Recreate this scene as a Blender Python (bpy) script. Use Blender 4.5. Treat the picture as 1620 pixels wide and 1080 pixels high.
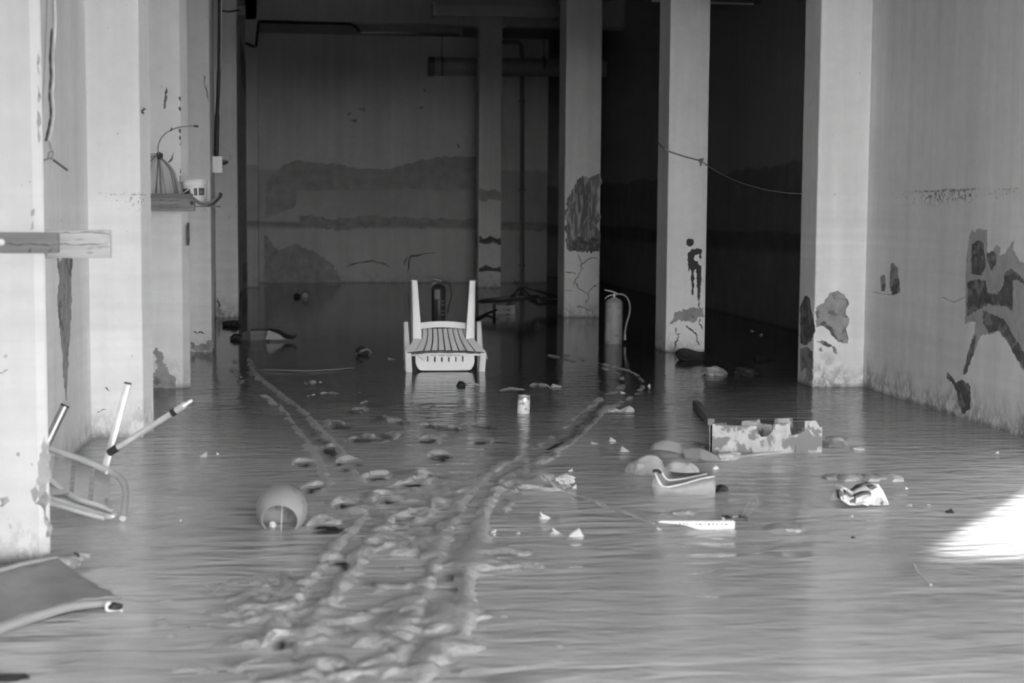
import bpy, bmesh, math, random
import numpy as np
from mathutils import Vector, Matrix, noise as mnoise

# ------------------------------------------------------------------ camera
SC = bpy.context.scene
COL = SC.collection
for o in list(bpy.data.objects):
    bpy.data.objects.remove(o)

F, H = 2400.0, 1.1                    # focal length in pixels of a 1620 px frame, eye height
VX, VY = 510.0, 340.0                 # where the long walls of the garage meet
ROLL = math.radians(.4)

def cam_axes():
    dx, dy = VX - 810, 540 - VY
    c, s = math.cos(ROLL), math.sin(ROLL)
    ux, uy = dx * c - dy * s, dx * s + dy * c
    p = math.atan(uy / F)
    a = math.atan(-ux * math.cos(p) / F)
    fw = Vector((math.sin(a) * math.cos(p), math.cos(a) * math.cos(p), -math.sin(p)))
    r = Vector((math.cos(a), -math.sin(a), 0))
    u = r.cross(fw)
    return r * c + u * s, u * c - r * s, fw
CR, CU, CF = cam_axes()

def ray(px, py):
    return CF + CR * ((px - 810) / F) + CU * ((540 - py) / F)
def G(px, py, z=0.0):                 # point of the level z
    d = ray(px, py)
    t = (z - H) / d.z
    return Vector((d.x * t, d.y * t, z))
def PY(px, py, Y):                    # point of the plane y = Y
    d = ray(px, py)
    t = Y / d.y
    return Vector((d.x * t, Y, H + d.z * t))
def PX(px, py, X):                    # point of the plane x = X
    d = ray(px, py)
    t = X / d.x
    return Vector((X, d.y * t, H + d.z * t))

cam = bpy.data.cameras.new('camera')
cam.sensor_width = 36
cam.lens = F / 1620 * 36
cam.clip_start, cam.clip_end = .05, 300
cam.dof.use_dof = True
cam.dof.focus_distance = 9.0
cam.dof.aperture_fstop = 4.0
co = bpy.data.objects.new('camera', cam)
COL.objects.link(co)
M = Matrix((CR, CU, -CF)).transposed().to_4x4()
M.translation = (0, 0, H)
co.matrix_world = M
SC.camera = co

# ------------------------------------------------------------------ world, sun, exposure
w = bpy.data.worlds.new('world')
SC.world = w
w.use_nodes = True
bg = w.node_tree.nodes['Background']
bg.inputs[0].default_value = (1, 1, 1, 1)
bg.inputs[1].default_value = 1.0

SUN_AZ = (G(1620, 797) - G(1480, 884)).normalized()      # the way the sunlight travels over the ground
SUN_EL = math.radians(10)
sl = bpy.data.lights.new('sun', 'SUN')
sl.energy = 6.5
sl.angle = math.radians(.8)
so = bpy.data.objects.new('sun', sl)
COL.objects.link(so)
sd = SUN_AZ * math.cos(SUN_EL) - Vector((0, 0, math.sin(SUN_EL)))
so.rotation_euler = sd.to_track_quat('-Z', 'Y').to_euler()
so.location = (-8, -8, 9)

SC.view_settings.view_transform = 'Standard'
SC.view_settings.look = 'None'
SC.view_settings.gamma = 1
SC.view_settings.exposure = 4.5
SC.view_settings.use_curve_mapping = False
try:
    SC.cycles.use_denoising = True
    SC.cycles.denoiser = 'OPENIMAGEDENOISE'
    SC.cycles.max_bounces = 10
    SC.cycles.diffuse_bounces = 6
    SC.cycles.caustics_reflective = False
    SC.cycles.caustics_refractive = False
except Exception:
    pass

RND = random.Random(7)

# ------------------------------------------------------------------ materials
def nodes(name):
    m = bpy.data.materials.new(name)
    m.use_nodes = True
    nt = m.node_tree
    return m, nt, nt.nodes['Principled BSDF']

class N:
    """small helper for node trees"""
    def __init__(s, nt):
        s.nt = nt
    def new(s, t, **k):
        n = s.nt.nodes.new(t)
        for a, b in k.items():
            setattr(n, a, b)
        return n
    def link(s, a, b):
        s.nt.links.new(a, b)
    def put(s, sock, v):
        if hasattr(v, 'is_linked'):
            s.link(v, sock)
        else:
            sock.default_value = v
    def math(s, op, a, b=0.0, c=None, clamp=False):
        n = s.new('ShaderNodeMath', operation=op)
        n.use_clamp = clamp
        s.put(n.inputs[0], a)
        s.put(n.inputs[1], b)
        if c is not None:
            s.put(n.inputs[2], c)
        return n.outputs[0]
    def ramp(s, v, lo, hi, a=0.0, b=1.0, smooth=True):
        n = s.new('ShaderNodeMapRange')
        n.interpolation_type = 'SMOOTHSTEP' if smooth else 'LINEAR'
        s.put(n.inputs[0], v)
        s.put(n.inputs[1], lo); s.put(n.inputs[2], hi)
        s.put(n.inputs[3], a); s.put(n.inputs[4], b)
        return n.outputs[0]
    def noise(s, vec, scale, detail=4.0, rough=.55, dist=0.0):
        n = s.new('ShaderNodeTexNoise')
        s.link(vec, n.inputs['Vector'])
        n.inputs['Scale'].default_value = scale
        n.inputs['Detail'].default_value = detail
        n.inputs['Roughness'].default_value = rough
        n.inputs['Distortion'].default_value = dist
        return n.outputs['Fac']
    def scaled(s, vec, sc, off=(0, 0, 0)):
        n = s.new('ShaderNodeMapping')
        s.link(vec, n.inputs[0])
        n.inputs['Scale'].default_value = sc
        n.inputs['Location'].default_value = off
        return n.outputs[0]
    def mixf(s, f, a, b):
        n = s.new('ShaderNodeMix')
        s.put(n.inputs[0], f); s.put(n.inputs[2], a); s.put(n.inputs[3], b)
        return n.outputs[0]
    def grey(s, v):
        n = s.new('ShaderNodeCombineColor')
        for i in range(3):
            s.put(n.inputs[i], v)
        return n.outputs[0]
    def bump(s, h, strength, dist):
        n = s.new('ShaderNodeBump')
        s.put(n.inputs['Height'], h)
        s.put(n.inputs['Strength'], strength)
        n.inputs['Distance'].default_value = dist
        return n.outputs[0]

def mat(name, col, rough=.6, metal=0.0, var=.18, scale=9, bump=.25, bscale=60, bdist=.002,
        patch=None, stretch=(1, 1, 1), spec=.5, coat=0.0):
    """grey material with mottling; patch = (colour, threshold, scale): dirt with a shape of its own"""
    m, nt, p = nodes(name)
    n = N(nt)
    tc = n.new('ShaderNodeTexCoord').outputs['Object']
    v = n.scaled(tc, stretch)
    f = n.noise(v, scale, 5)
    c = n.ramp(f, .25, .75, col * (1 - var), col * (1 + var), False)
    if patch:
        g = n.noise(v, patch[2], 5, .6, .4)
        k = n.ramp(g, patch[1] - .03, patch[1] + .03)
        c = n.mixf(k, c, patch[0])
    n.link(n.grey(c), p.inputs['Base Color'])
    p.inputs['Roughness'].default_value = rough
    p.inputs['Metallic'].default_value = metal
    p.inputs['Specular IOR Level'].default_value = spec
    p.inputs['Coat Weight'].default_value = coat
    if bump:
        b = n.noise(v, bscale, 4)
        n.link(n.bump(b, bump, bdist), p.inputs['Normal'])
    return m

def wall_mat(name, base, scum=None, damp=None, streak=.06, foot=.5, spots=.5, seed=0.0):
    """painted plaster: mottling, run-down streaks, dirty foot, a flood line at height `scum`,
    damp zones [(low, high, factor, wobble)]"""
    m, nt, p = nodes(name)
    n = N(nt)
    pos = n.new('ShaderNodeNewGeometry').outputs['Position']
    pos = n.scaled(pos, (1, 1, 1), (seed, seed * .7, 0))
    sep = n.new('ShaderNodeSeparateXYZ')
    n.link(pos, sep.inputs[0])
    z = sep.outputs[2]
    big = n.noise(pos, 1.3, 5)
    fine = n.noise(pos, 14, 5, .6)
    st = n.noise(n.scaled(pos, (7, 7, .35)), 1.0, 4)
    c = n.ramp(big, .3, .7, base * .93, base * 1.05, False)
    c = n.math('MULTIPLY', c, n.ramp(st, .3, .7, 1 - streak, 1 + streak, False))
    c = n.math('MULTIPLY', c, n.ramp(fine, .3, .7, .965, 1.03, False))
    if damp:
        for lo, hi, fac, wob in damp:
            wz = n.math('ADD', z, n.math('MULTIPLY', n.math('SUBTRACT', n.noise(pos, 1.1, 6, .6), .5), wob))
            up = n.ramp(wz, hi - .02, hi + .02, 1, 0)
            dn = n.ramp(wz, lo - .05, lo + .05)
            k = n.math('MULTIPLY', up, dn)
            k = n.math('MULTIPLY', k, n.ramp(n.noise(pos, 3.0, 5), .2, .6, .65, 1.0))
            c = n.math('MULTIPLY', c, n.mixf(k, 1.0, fac))
    if scum is not None:
        # specks hanging under a level flood line
        dz = n.math('SUBTRACT', scum, z)
        dz = n.math('ADD', dz, n.math('MULTIPLY', n.math('SUBTRACT', n.noise(n.scaled(pos, (1.5, 1.5, .2)), 1, 2), .5), .05))
        band = n.math('MULTIPLY', n.ramp(dz, -.012, .004), n.ramp(dz, .03, .11, 1, 0))
        sp = n.noise(n.scaled(pos, (75, 75, 48)), 1.0, 3, .6)
        along = n.noise(n.scaled(pos, (1.1, 1.1, .1), (3.1, 0, 0)), 1.0, 2)
        thr = n.ramp(along, .35, .65, .74, .53, False)
        k = n.math('MULTIPLY', band, n.ramp(n.math('SUBTRACT', sp, thr), -.02, .05))
        line = n.math('MULTIPLY', n.ramp(n.math('ABSOLUTE', n.math('SUBTRACT', dz, .006)), .002, .007, 1, 0),
                      n.ramp(along, .45, .62))
        line = n.math('MULTIPLY', line, n.ramp(n.noise(pos, 30, 3), .45, .55))
        k = n.math('MAXIMUM', k, n.math('MULTIPLY', line, .8))
        c = n.math('MULTIPLY', c, n.mixf(k, 1.0, .22))
        # below the line the paint is silted a little; faint level rings
        below = n.ramp(z, scum - .17, scum - .15, .94, 1.0)
        ring = n.noise(n.scaled(pos, (.3, .3, 14)), 1.0, 3)
        c = n.math('MULTIPLY', c, n.mixf(n.ramp(z, scum - .02, scum, 1, 0), 1.0, n.ramp(ring, .3, .7, .95, 1.05, False)))
    if spots:
        s1 = n.noise(n.scaled(pos, (1, 1, .6)), 34, 2, .5)
        k = n.ramp(s1, .74, .79, 0, spots)
        c = n.math('MULTIPLY', c, n.mixf(k, 1.0, .35))
    if foot:
        fz = n.math('ADD', z, n.math('MULTIPLY', n.math('SUBTRACT', n.noise(n.scaled(pos, (5, 5, 2)), 1, 5, .6), .5), .5))
        k = n.ramp(fz, -.05, .22, foot, 0)
        k = n.math('MULTIPLY', k, n.ramp(n.noise(n.scaled(pos, (1, 1, .6)), 20, 5, .7), .40, .56))
        c = n.math('MULTIPLY', c, n.mixf(k, 1.0, .3))
        c = n.math('MULTIPLY', c, n.ramp(z, .0, .035, .62, 1.0))
    n.link(n.grey(c), p.inputs['Base Color'])
    p.inputs['Roughness'].default_value = .75
    p.inputs['Specular IOR Level'].default_value = .25
    b = n.math('ADD', n.math('MULTIPLY', fine, .6), n.noise(n.scaled(pos, (1, 1, .5)), 4, 4))
    n.link(n.bump(b, .35, .006), p.inputs['Normal'])
    return m

MT = {}
MT['wall_l'] = wall_mat('painted_plaster_left', .78, scum=1.2, spots=.6, foot=.6)
MT['front'] = wall_mat('painted_plaster_facade', .56, scum=1.2, spots=.6, foot=.6, seed=1.7)
MT['asphalt'] = mat('wet_asphalt', .06, .4, var=.2, scale=3, bump=.3)
MT['wall_r'] = wall_mat('painted_plaster_right', .82, scum=1.27, foot=.9, streak=.07, seed=3.3)
MT['col'] = wall_mat('painted_plaster_column', .85, foot=.6, seed=5.1, spots=.3)
MT['back'] = wall_mat('damp_plaster_back', .8, damp=[(.95, 1.85, .72, .25), (.9, 1.0, .6, .12), (-.2, .98, .80, .12)], foot=.3, spots=0, seed=8.2)
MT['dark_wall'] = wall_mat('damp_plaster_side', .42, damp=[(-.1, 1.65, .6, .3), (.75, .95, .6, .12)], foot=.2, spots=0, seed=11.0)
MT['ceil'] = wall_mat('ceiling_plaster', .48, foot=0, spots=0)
MT['outside'] = wall_mat('blocker_render', .55, foot=.4, spots=0)
MT['bare'] = mat('bare_render', .30, .85, var=.3, scale=14, bump=.5, patch=(.16, .56, 9))
MT['bare_pale'] = mat('bare_render_pale', .42, .85, var=.2, scale=14, bump=.5)
MT['bare_dark'] = mat('bare_render_dark', .11, .85, var=.4, scale=22, bump=.6, patch=(.22, .55, 14))
MT['tar'] = mat('black_tar', .02, .6, var=.3, bump=.4)
MT['crack'] = mat('crack_gap', .06, .9, var=.2, bump=0)
MT['damp'] = mat('damp_stain', .48, .8, var=.25, scale=6, bump=.2)
MT['damp_dark'] = mat('damp_stain_dark', .40, .8, var=.3, scale=7, bump=.2)
MT['efflo'] = mat('salt_streaks', .20, .85, var=.45, scale=6, bump=.4, patch=(.46, .53, 30), stretch=(1, 1, .16))
MT['white_pl'] = mat('white_plastic', .84, .38, var=.05, scale=5, bump=.05)
MT['white_pl2'] = mat('white_plastic_muddy', .38, .5, var=.25, scale=16, bump=.25, patch=(.14, .5, 9))
MT['grey_pl'] = mat('grey_plastic', .28, .45, var=.12, scale=8, bump=.1)
MT['pot'] = mat('clay_grey_plastic', .25, .45, var=.1, scale=8, bump=.1, patch=(.17, .58, 9))
MT['ext'] = mat('dusty_enamel', .30, .5, var=.16, scale=12, bump=.15, patch=(.20, .6, 22))
MT['ext_dark'] = mat('dark_enamel', .06, .4, var=.25, scale=12, bump=.1)
MT['label'] = mat('paper_label', .38, .7, var=.08, bump=0)
MT['ink'] = mat('printed_ink', .09, .6, var=.15, bump=0)
MT['black'] = mat('black_rubber', .025, .5, var=.3, bump=.1)
MT['blackcable'] = mat('black_cable', .02, .5, var=.2, bump=0)
MT['steel'] = mat('aluminium_tube', .66, .3, metal=.35, var=.12, scale=20, bump=.1)
MT['zinc'] = mat('zinc', .4, .4, metal=1, var=.2, bump=.1)
MT['slat'] = mat('weathered_slat', .62, .7, var=.16, scale=30, stretch=(1, 1, .15), bump=.3)
MT['wood_dark'] = mat('grey_dark_wood', .17, .75, var=.3, scale=14, stretch=(.25, 1, 2.5), bump=.5, bscale=24)
MT['wood_pale'] = mat('whitewashed_wood', .42, .8, var=.2, scale=22, stretch=(.3, 1, 2), bump=.5, bscale=30, patch=(.27, .56, 18))
MT['wood'] = mat('old_wood', .26, .75, var=.3, scale=14, stretch=(.3, 1, 3), bump=.5, bscale=24)
MT['tile'] = mat('fired_clay', .17, .8, var=.25, bump=.3)
MT['bucket'] = mat('white_bucket_plastic', .80, .35, var=.04, bump=.03)
MT['paper'] = mat('wet_white_paper', .62, .6, var=.08, scale=20, bump=.3)
MT['carton'] = mat('printed_carton', .72, .5, var=.05, scale=10, bump=.3, patch=(.10, .57, 13))
MT['cloth'] = mat('mud_soaked_cloth', .40, .6, var=.2, scale=20, bump=.6, bscale=45)
MT['clothpale'] = mat('mud_caked_sack', .42, .55, var=.16, scale=14, bump=.5, bscale=30)
MT['darkrag'] = mat('black_rag', .03, .6, var=.3, scale=20, bump=.5)
MT['tarp'] = mat('wet_tarpaulin', .26, .38, var=.14, scale=6, bump=.25, bscale=14, bdist=.01)
MT['tin'] = mat('tin_can', .55, .4, metal=.6, var=.1, bump=.05)
MT['tinlabel'] = mat('tin_label', .75, .5, var=.06, bump=0, patch=(.28, .6, 34))
MT['hose'] = mat('old_conduit', .42, .6, var=.25, scale=25, bump=.2)
MT['cord'] = mat('grey_cord', .22, .7, var=.2, bump=0)
MT['whitecord'] = mat('white_cord', .6, .6, var=.1, bump=0)
MT['lampbody'] = mat('lamp_housing', .22, .5, var=.1, bump=0)
MT['tube'] = mat('lamp_tube_glass', .9, .2, var=.05, bump=0)
MT['pipe'] = mat('grey_duct', .55, .5, var=.12, bump=.05)
MT['strip'] = mat('muddy_plastic_sheet', .32, .45, var=.1, scale=6, bump=.1)
MT['leather'] = mat('mud_stained_leather', .28, .5, var=.18, scale=18, bump=.4)

def mud_mat():
    m, nt, p = nodes('wet_mud')
    n = N(nt)
    pos = n.new('ShaderNodeNewGeometry').outputs['Position']
    a = n.noise(pos, 9, 6, .6)
    b = n.noise(pos, 70, 4, .6)
    c = n.ramp(a, .3, .7, .34, .54, False)
    c = n.math('MULTIPLY', c, n.ramp(b, .3, .7, .85, 1.15, False))
    n.link(n.grey(c), p.inputs['Base Color'])
    n.link(n.ramp(b, .3, .7, .3, .55), p.inputs['Roughness'])
    n.link(n.bump(n.math('ADD', a, n.math('MULTIPLY', b, .4)), .8, .02), p.inputs['Normal'])
    return m
MT['mud'] = mud_mat()

def water_mat():
    m, nt, p = nodes('silty_water')
    n = N(nt)
    pos = n.new('ShaderNodeNewGeometry').outputs['Position']
    sep = n.new('ShaderNodeSeparateXYZ')
    n.link(pos, sep.inputs[0])
    y = sep.outputs[1]
    # silt clouds in the water
    cl = n.noise(n.scaled(pos, (.8, 1.6, 1)), 1.0, 5, .6)
    cl2 = n.noise(n.scaled(pos, (3, 9, 1)), 1.0, 4, .6)
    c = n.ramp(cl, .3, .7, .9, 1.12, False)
    # shade painted into the water colour: darker towards the dim back
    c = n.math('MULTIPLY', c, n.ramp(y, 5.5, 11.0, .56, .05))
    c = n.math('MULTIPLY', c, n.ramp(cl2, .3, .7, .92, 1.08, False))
    # clear water stands in footprints and ruts
    at = n.new('ShaderNodeAttribute', attribute_name='silt')
    silt = at.outputs['Fac']
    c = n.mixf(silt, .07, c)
    n.link(n.grey(c), p.inputs['Base Color'])
    p.inputs['Roughness'].default_value = .08
    p.inputs['IOR'].default_value = 1.33
    p.inputs['Specular IOR Level'].default_value = .38
    # breeze from the open door ripples the front; it dies away towards the back
    r1 = n.noise(n.scaled(pos, (4.2, 13, 1)), 1.0, 2, .45, .5)
    r2 = n.noise(n.scaled(pos, (11, 30, 1), (2, 5, 0)), 1.0, 2, .5, .4)
    r3 = n.noise(n.scaled(pos, (1.2, 3.0, 1), (7, 1, 0)), 1.0, 2)
    h = n.math('ADD', r1, n.math('MULTIPLY', r2, n.ramp(y, 5, 8, .10, .25)))
    h = n.math('ADD', h, n.math('MULTIPLY', r3, .6))
    patchy = n.ramp(n.noise(n.scaled(pos, (.5, .9, 1), (1, 4, 0)), 1.0, 3), .3, .7, .55, 1.15)
    calm = n.ramp(y, 6.0, 12.5, 1.0, .06)
    s = n.math('MULTIPLY', n.math('MULTIPLY', patchy, calm), n.ramp(silt, 0, .7, .25, 1.0))
    n.link(n.bump(h, n.math('MULTIPLY', s, .8), .022), p.inputs['Normal'])
    return m
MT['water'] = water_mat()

# ------------------------------------------------------------------ mesh building
class MB:
    def __init__(s):
        s.v = []; s.f = []
    def add(s, verts, faces):
        b = len(s.v)
        s.v += [Vector(v) for v in verts]
        s.f += [tuple(i + b for i in f) for f in faces]
        return s
    def box(s, lo, hi):
        x0, y0, z0 = lo; x1, y1, z1 = hi
        return s.add([(x0, y0, z0), (x1, y0, z0), (x1, y1, z0), (x0, y1, z0), (x0, y0, z1), (x1, y0, z1), (x1, y1, z1), (x0, y1, z1)],
                     [(0, 3, 2, 1), (4, 5, 6, 7), (0, 1, 5, 4), (1, 2, 6, 5), (2, 3, 7, 6), (3, 0, 4, 7)])
    def prism(s, pts, d):
        """polygon pts pushed by the vector d"""
        pts = [Vector(p) for p in pts]; d = Vector(d); k = len(pts)
        return s.add(pts + [p + d for p in pts],
                     [tuple(range(k - 1, -1, -1)), tuple(range(k, 2 * k))] + [(i, (i + 1) % k, k + (i + 1) % k, k + i) for i in range(k)])
    def bar(s, a, b, w, t, up=(0, 0, 1)):
        """rectangular bar from a to b"""
        a, b = Vector(a), Vector(b)
        d = (b - a).normalized(); sx = d.cross(Vector(up)).normalized(); sy = sx.cross(d)
        q = [sx * w / 2 + sy * t / 2, -sx * w / 2 + sy * t / 2, -sx * w / 2 - sy * t / 2, sx * w / 2 - sy * t / 2]
        return s.prism([a + i for i in q], b - a)
    def tube(s, pts, r, seg=8, cap=True, flat=1.0):
        pts = [Vector(p) for p in pts]
        k = len(pts)
        rr = r if isinstance(r, (list, tuple)) else [r] * k
        verts = []; nrm = None
        for i, p in enumerate(pts):
            t = (pts[min(i + 1, k - 1)] - pts[max(i - 1, 0)]).normalized()
            if nrm is None:
                nrm = t.orthogonal().normalized()
            nrm = (nrm - t * nrm.dot(t)).normalized()
            bn = t.cross(nrm)
            for j in range(seg):
                a = 2 * math.pi * j / seg
                verts.append(p + (nrm * math.cos(a) + bn * math.sin(a) * flat) * rr[i])
        faces = []
        for i in range(k - 1):
            for j in range(seg):
                faces.append((i * seg + j, i * seg + (j + 1) % seg, (i + 1) * seg + (j + 1) % seg, (i + 1) * seg + j))
        if cap:
            faces += [tuple(range(seg - 1, -1, -1)), tuple((k - 1) * seg + j for j in range(seg))]
        return s.add(verts, faces)
    def lathe(s, prof, mtx, seg=24, closed=False):
        """prof [(r, h)] spun round local z of mtx"""
        verts = []; k = len(prof)
        for r, h in prof:
            for j in range(seg):
                a = 2 * math.pi * j / seg
                verts.append(mtx @ Vector((r * math.cos(a), r * math.sin(a), h)))
        faces = []
        for i in range(k - 1 + (1 if closed else 0)):
            for j in range(seg):
                faces.append((i * seg + j, i * seg + (j + 1) % seg, ((i + 1) % k) * seg + (j + 1) % seg, ((i + 1) % k) * seg + j))
        return s.add(verts, faces)
    def sheet(s, rows, thick):
        """grid of points (list of equal rows) with a thickness vector"""
        t = Vector(thick); n, m = len(rows), len(rows[0])
        top = [Vector(p) for r in rows for p in r]
        verts = top + [p - t for p in top]; o = n * m; faces = []
        for i in range(n - 1):
            for j in range(m - 1):
                q = (i * m + j, i * m + j + 1, (i + 1) * m + j + 1, (i + 1) * m + j)
                faces += [q, tuple(x + o for x in reversed(q))]
        ring = [j for j in range(m)] + [i * m + m - 1 for i in range(1, n)] + [(n - 1) * m + j for j in range(m - 2, -1, -1)] + [i * m for i in range(n - 2, 0, -1)]
        for a, b in zip(ring, ring[1:] + ring[:1]):
            faces.append((b, a, a + o, b + o))
        return s.add(verts, faces)
    def blob(s, c, rad, amp=.2, freq=2.0, seed=0, sub=3, floor=None, sq=1.0):
        bm = bmesh.new()
        bmesh.ops.create_icosphere(bm, subdivisions=sub, radius=1)
        c = Vector(c); vs = []
        for v in bm.verts:
            d = v.co.normalized()
            if sq != 1.0:
                d = Vector([math.copysign(abs(q) ** sq, q) for q in d])
            k = 1 + amp * mnoise.fractal(d * freq + Vector((seed * 3.7, seed * 1.3, seed)), 1.0, 2.0, 4)
            p = c + Vector((d.x * rad[0], d.y * rad[1], d.z * rad[2])) * k
            if floor is not None and p.z < floor:
                p.z = floor
            vs.append(p)
        s.add(vs, [tuple(v.index for v in f.verts) for f in bm.faces])
        bm.free()
        return s
    def build(s, name, m, parent=None, smooth=True, angle=.7, bevel=0.0):
        me = bpy.data.meshes.new(name)
        off = parent.matrix_world.translation if parent else Vector((0, 0, 0))
        if parent and parent.parent:
            off = parent.parent.location + parent.location
        elif parent:
            off = parent.location
        me.from_pydata([v - off for v in s.v], [], s.f)
        me.validate()
        bm = bmesh.new(); bm.from_mesh(me)
        bmesh.ops.recalc_face_normals(bm, faces=bm.faces)
        if bevel:
            bmesh.ops.bevel(bm, geom=[e for e in bm.edges if e.calc_face_angle(0) > .6], offset=bevel, segments=2, affect='EDGES', profile=.6)
        bm.to_mesh(me); bm.free()
        if smooth:
            me.polygons.foreach_set('use_smooth', [True] * len(me.polygons))
            me.set_sharp_from_angle(angle=angle)
        me.materials.append(MT[m] if isinstance(m, str) else m)
        o = bpy.data.objects.new(name, me)
        COL.objects.link(o)
        if parent:
            o.parent = parent
        return o

def tag(o, label, cat, group=None):
    o['label'] = label
    o['category'] = cat
    if group:
        o['group'] = group
    return o
def thing(name, loc, label, cat, group=None):
    o = bpy.data.objects.new(name, None)
    o.empty_display_size = .1
    o.location = loc
    COL.objects.link(o)
    return tag(o, label, cat, group)
def struct(o, label=None):
    o['kind'] = 'structure'
    if label:
        o['label'] = label
    return o

def curve(pts, n=6):
    """smooth line through the points (Catmull-Rom)"""
    pts = [Vector(p) for p in pts]
    out = []
    for i in range(len(pts) - 1):
        p0, p1, p2, p3 = pts[max(i - 1, 0)], pts[i], pts[i + 1], pts[min(i + 2, len(pts) - 1)]
        for k in range(n):
            t = k / n
            out.append(.5 * ((2 * p1) + (p2 - p0) * t + (2 * p0 - 5 * p1 + 4 * p2 - p3) * t * t + (3 * p1 - p0 - 3 * p2 + p3) * t ** 3))
    out.append(pts[-1])
    return out

def ragged(pts, nrm, jag=.16, minlen=.012, seed=1):
    """closed outline with torn edges in the plane with normal nrm"""
    r = random.Random(seed)
    pts = [Vector(p) for p in pts]
    out = []
    for a, b in zip(pts, pts[1:] + pts[:1]):
        L = (b - a).length
        k = max(1, min(9, int(L / minlen)))
        side = (b - a).cross(nrm).normalized() if L > 1e-6 else Vector()
        for i in range(k):
            t = i / k
            amp = jag * min(L / k, .05) if i else 0
            out.append(a.lerp(b, t) + side * r.uniform(-amp, amp) * 2)
    return out

def patch(parent, pts, nrm, m, name='peeled_patch', lift=.002, jag=.22, seed=None):
    nrm = Vector(nrm)
    seed = seed if seed is not None else RND.randint(0, 9999)
    pl = ragged(pts, nrm, jag, seed=seed)
    return MB().prism([p - nrm * .004 for p in pl], nrm * (lift + .004)).build(name, m, parent, smooth=False)

def crack(parent, pts, nrm, wid=.006, m='crack', seed=1):
    nrm = Vector(nrm)
    r = random.Random(seed)
    pts = [Vector(p) for p in pts]
    fine = []
    for a, b in zip(pts, pts[1:]):
        for i in range(4):
            q = a.lerp(b, i / 4)
            side = (b - a).cross(nrm).normalized()
            fine.append(q + side * (r.uniform(-1, 1) * wid if i else 0))
    fine.append(pts[-1])
    L, R = [], []
    for i, p in enumerate(fine):
        t = (fine[min(i + 1, len(fine) - 1)] - fine[max(i - 1, 0)]).normalized()
        s = t.cross(nrm) * wid * .5 * r.uniform(.4, 1.2) * (.35 if i in (0, len(fine) - 1) else 1)
        L.append(p + s); R.append(p - s)
    pl = L + R[::-1]
    return MB().prism([p - nrm * .003 for p in pl], nrm * .0045).build('crack', m, parent, smooth=False)

exec_order = []

# ------------------------------------------------------------------ the building
CEIL = 4.4
XL, XP = -1.13, -.88             # left wall, faces of its pilasters
XR, XRF = 3.52, 4.62             # right wall by the door, right wall further in
YF, YB, YD = 4.84, 25.0, 23.25   # facade, back wall, beam in front of the back wall
LINT = 2.62
ZSHADE = 2.62  # underside of the slab added to hold back skylight

# left wall
wl = struct(MB().box((XL - .3, YF + .25, -.1), (XL, YB + .3, CEIL)).build('wall_left', 'wall_l', smooth=False))
def pilaster(y0, d, sx, sy, label, x1=XP, m='wall_l'):
    """pilaster with a splayed corner: the right edge slants back by (sx, sy)"""
    xb = (x1 + sx) * (y0 + d) / (y0 + sy) - .01
    pts = [(XL - .02, y0), (x1, y0), (x1 + sx, y0 + sy), (xb, y0 + d), (XL - .02, y0 + d)]
    return struct(MB().prism([(x, y, -.1) for x, y in pts], (0, 0, CEIL + .1)).build('pilaster', m, smooth=False, bevel=.006), label)
p2 = pilaster(7.60, .36, .036, .12, 'white wall pilaster nearest behind the door jamb')
p3 = pilaster(9.76, .55, .040, .07, 'white wall pilaster that carries the little shelf')
p4 = pilaster(12.30, .34, .012, .14, 'white wall pilaster with the socket box')
p5 = pilaster(16.45, .40, .008, .1, 'last lit wall pilaster on the left', x1=-.895)
p6 = pilaster(YD, .3, .005, .05, 'dim pilaster in the back corner', x1=-.96, m='back')
# facade with the door opening
XO0, XO1 = XP + .026, 3.56
p1 = struct(MB().prism([(x, y, -.1) for x, y in [(-7, YF), (XP - .005, YF), (XP + .026, YF + .021), (XP - .03, YF + .25), (-7, YF + .25)]], (0, 0, CEIL + .1)).build('wall_front', 'front', smooth=False, bevel=.01), 'white door jamb at the left edge')
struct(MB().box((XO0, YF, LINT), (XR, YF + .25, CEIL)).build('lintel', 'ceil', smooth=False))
# right wall up to the first column, then the room widens
wr = struct(MB().box((XR, YF, -.1), (XR + .3, 9.9, CEIL)).build('wall_right', 'wall_r', smooth=False))
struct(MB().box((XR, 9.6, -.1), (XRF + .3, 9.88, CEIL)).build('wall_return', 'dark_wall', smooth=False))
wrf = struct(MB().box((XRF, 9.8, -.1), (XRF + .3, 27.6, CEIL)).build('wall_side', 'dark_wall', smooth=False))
# back wall, with the deeper bay on the right
XBK = PY(866, 300, YB).x
wb = struct(MB().box((XL - .3, YB, -.1), (XBK, YB + .3, CEIL)).build('wall_back', 'back', smooth=False))
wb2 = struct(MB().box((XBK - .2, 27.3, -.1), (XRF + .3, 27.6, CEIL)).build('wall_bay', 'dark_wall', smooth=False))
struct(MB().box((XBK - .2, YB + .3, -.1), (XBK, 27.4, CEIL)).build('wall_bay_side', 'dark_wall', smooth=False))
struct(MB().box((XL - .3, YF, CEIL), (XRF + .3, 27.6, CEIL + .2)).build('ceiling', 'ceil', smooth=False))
struct(MB().box((-6.25, -5, ZSHADE), (9, YF, ZSHADE + .2)).build('shade_slab', 'ceil', smooth=False))  # unseen slab added before the door to cut off the high sky
# beam in front of the back wall and the low soffit behind it
ZB = PY(757, 39, YD).z
bm_ = struct(MB().box((XL, YD, ZB), (XRF, YD + .3, CEIL)).build('beam', 'back', smooth=False))
struct(MB().box((XL, YD + .3, ZB + .01), (XRF, 27.4, ZB + .2)).build('ceiling_bay', 'dark_wall', smooth=False))

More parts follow.
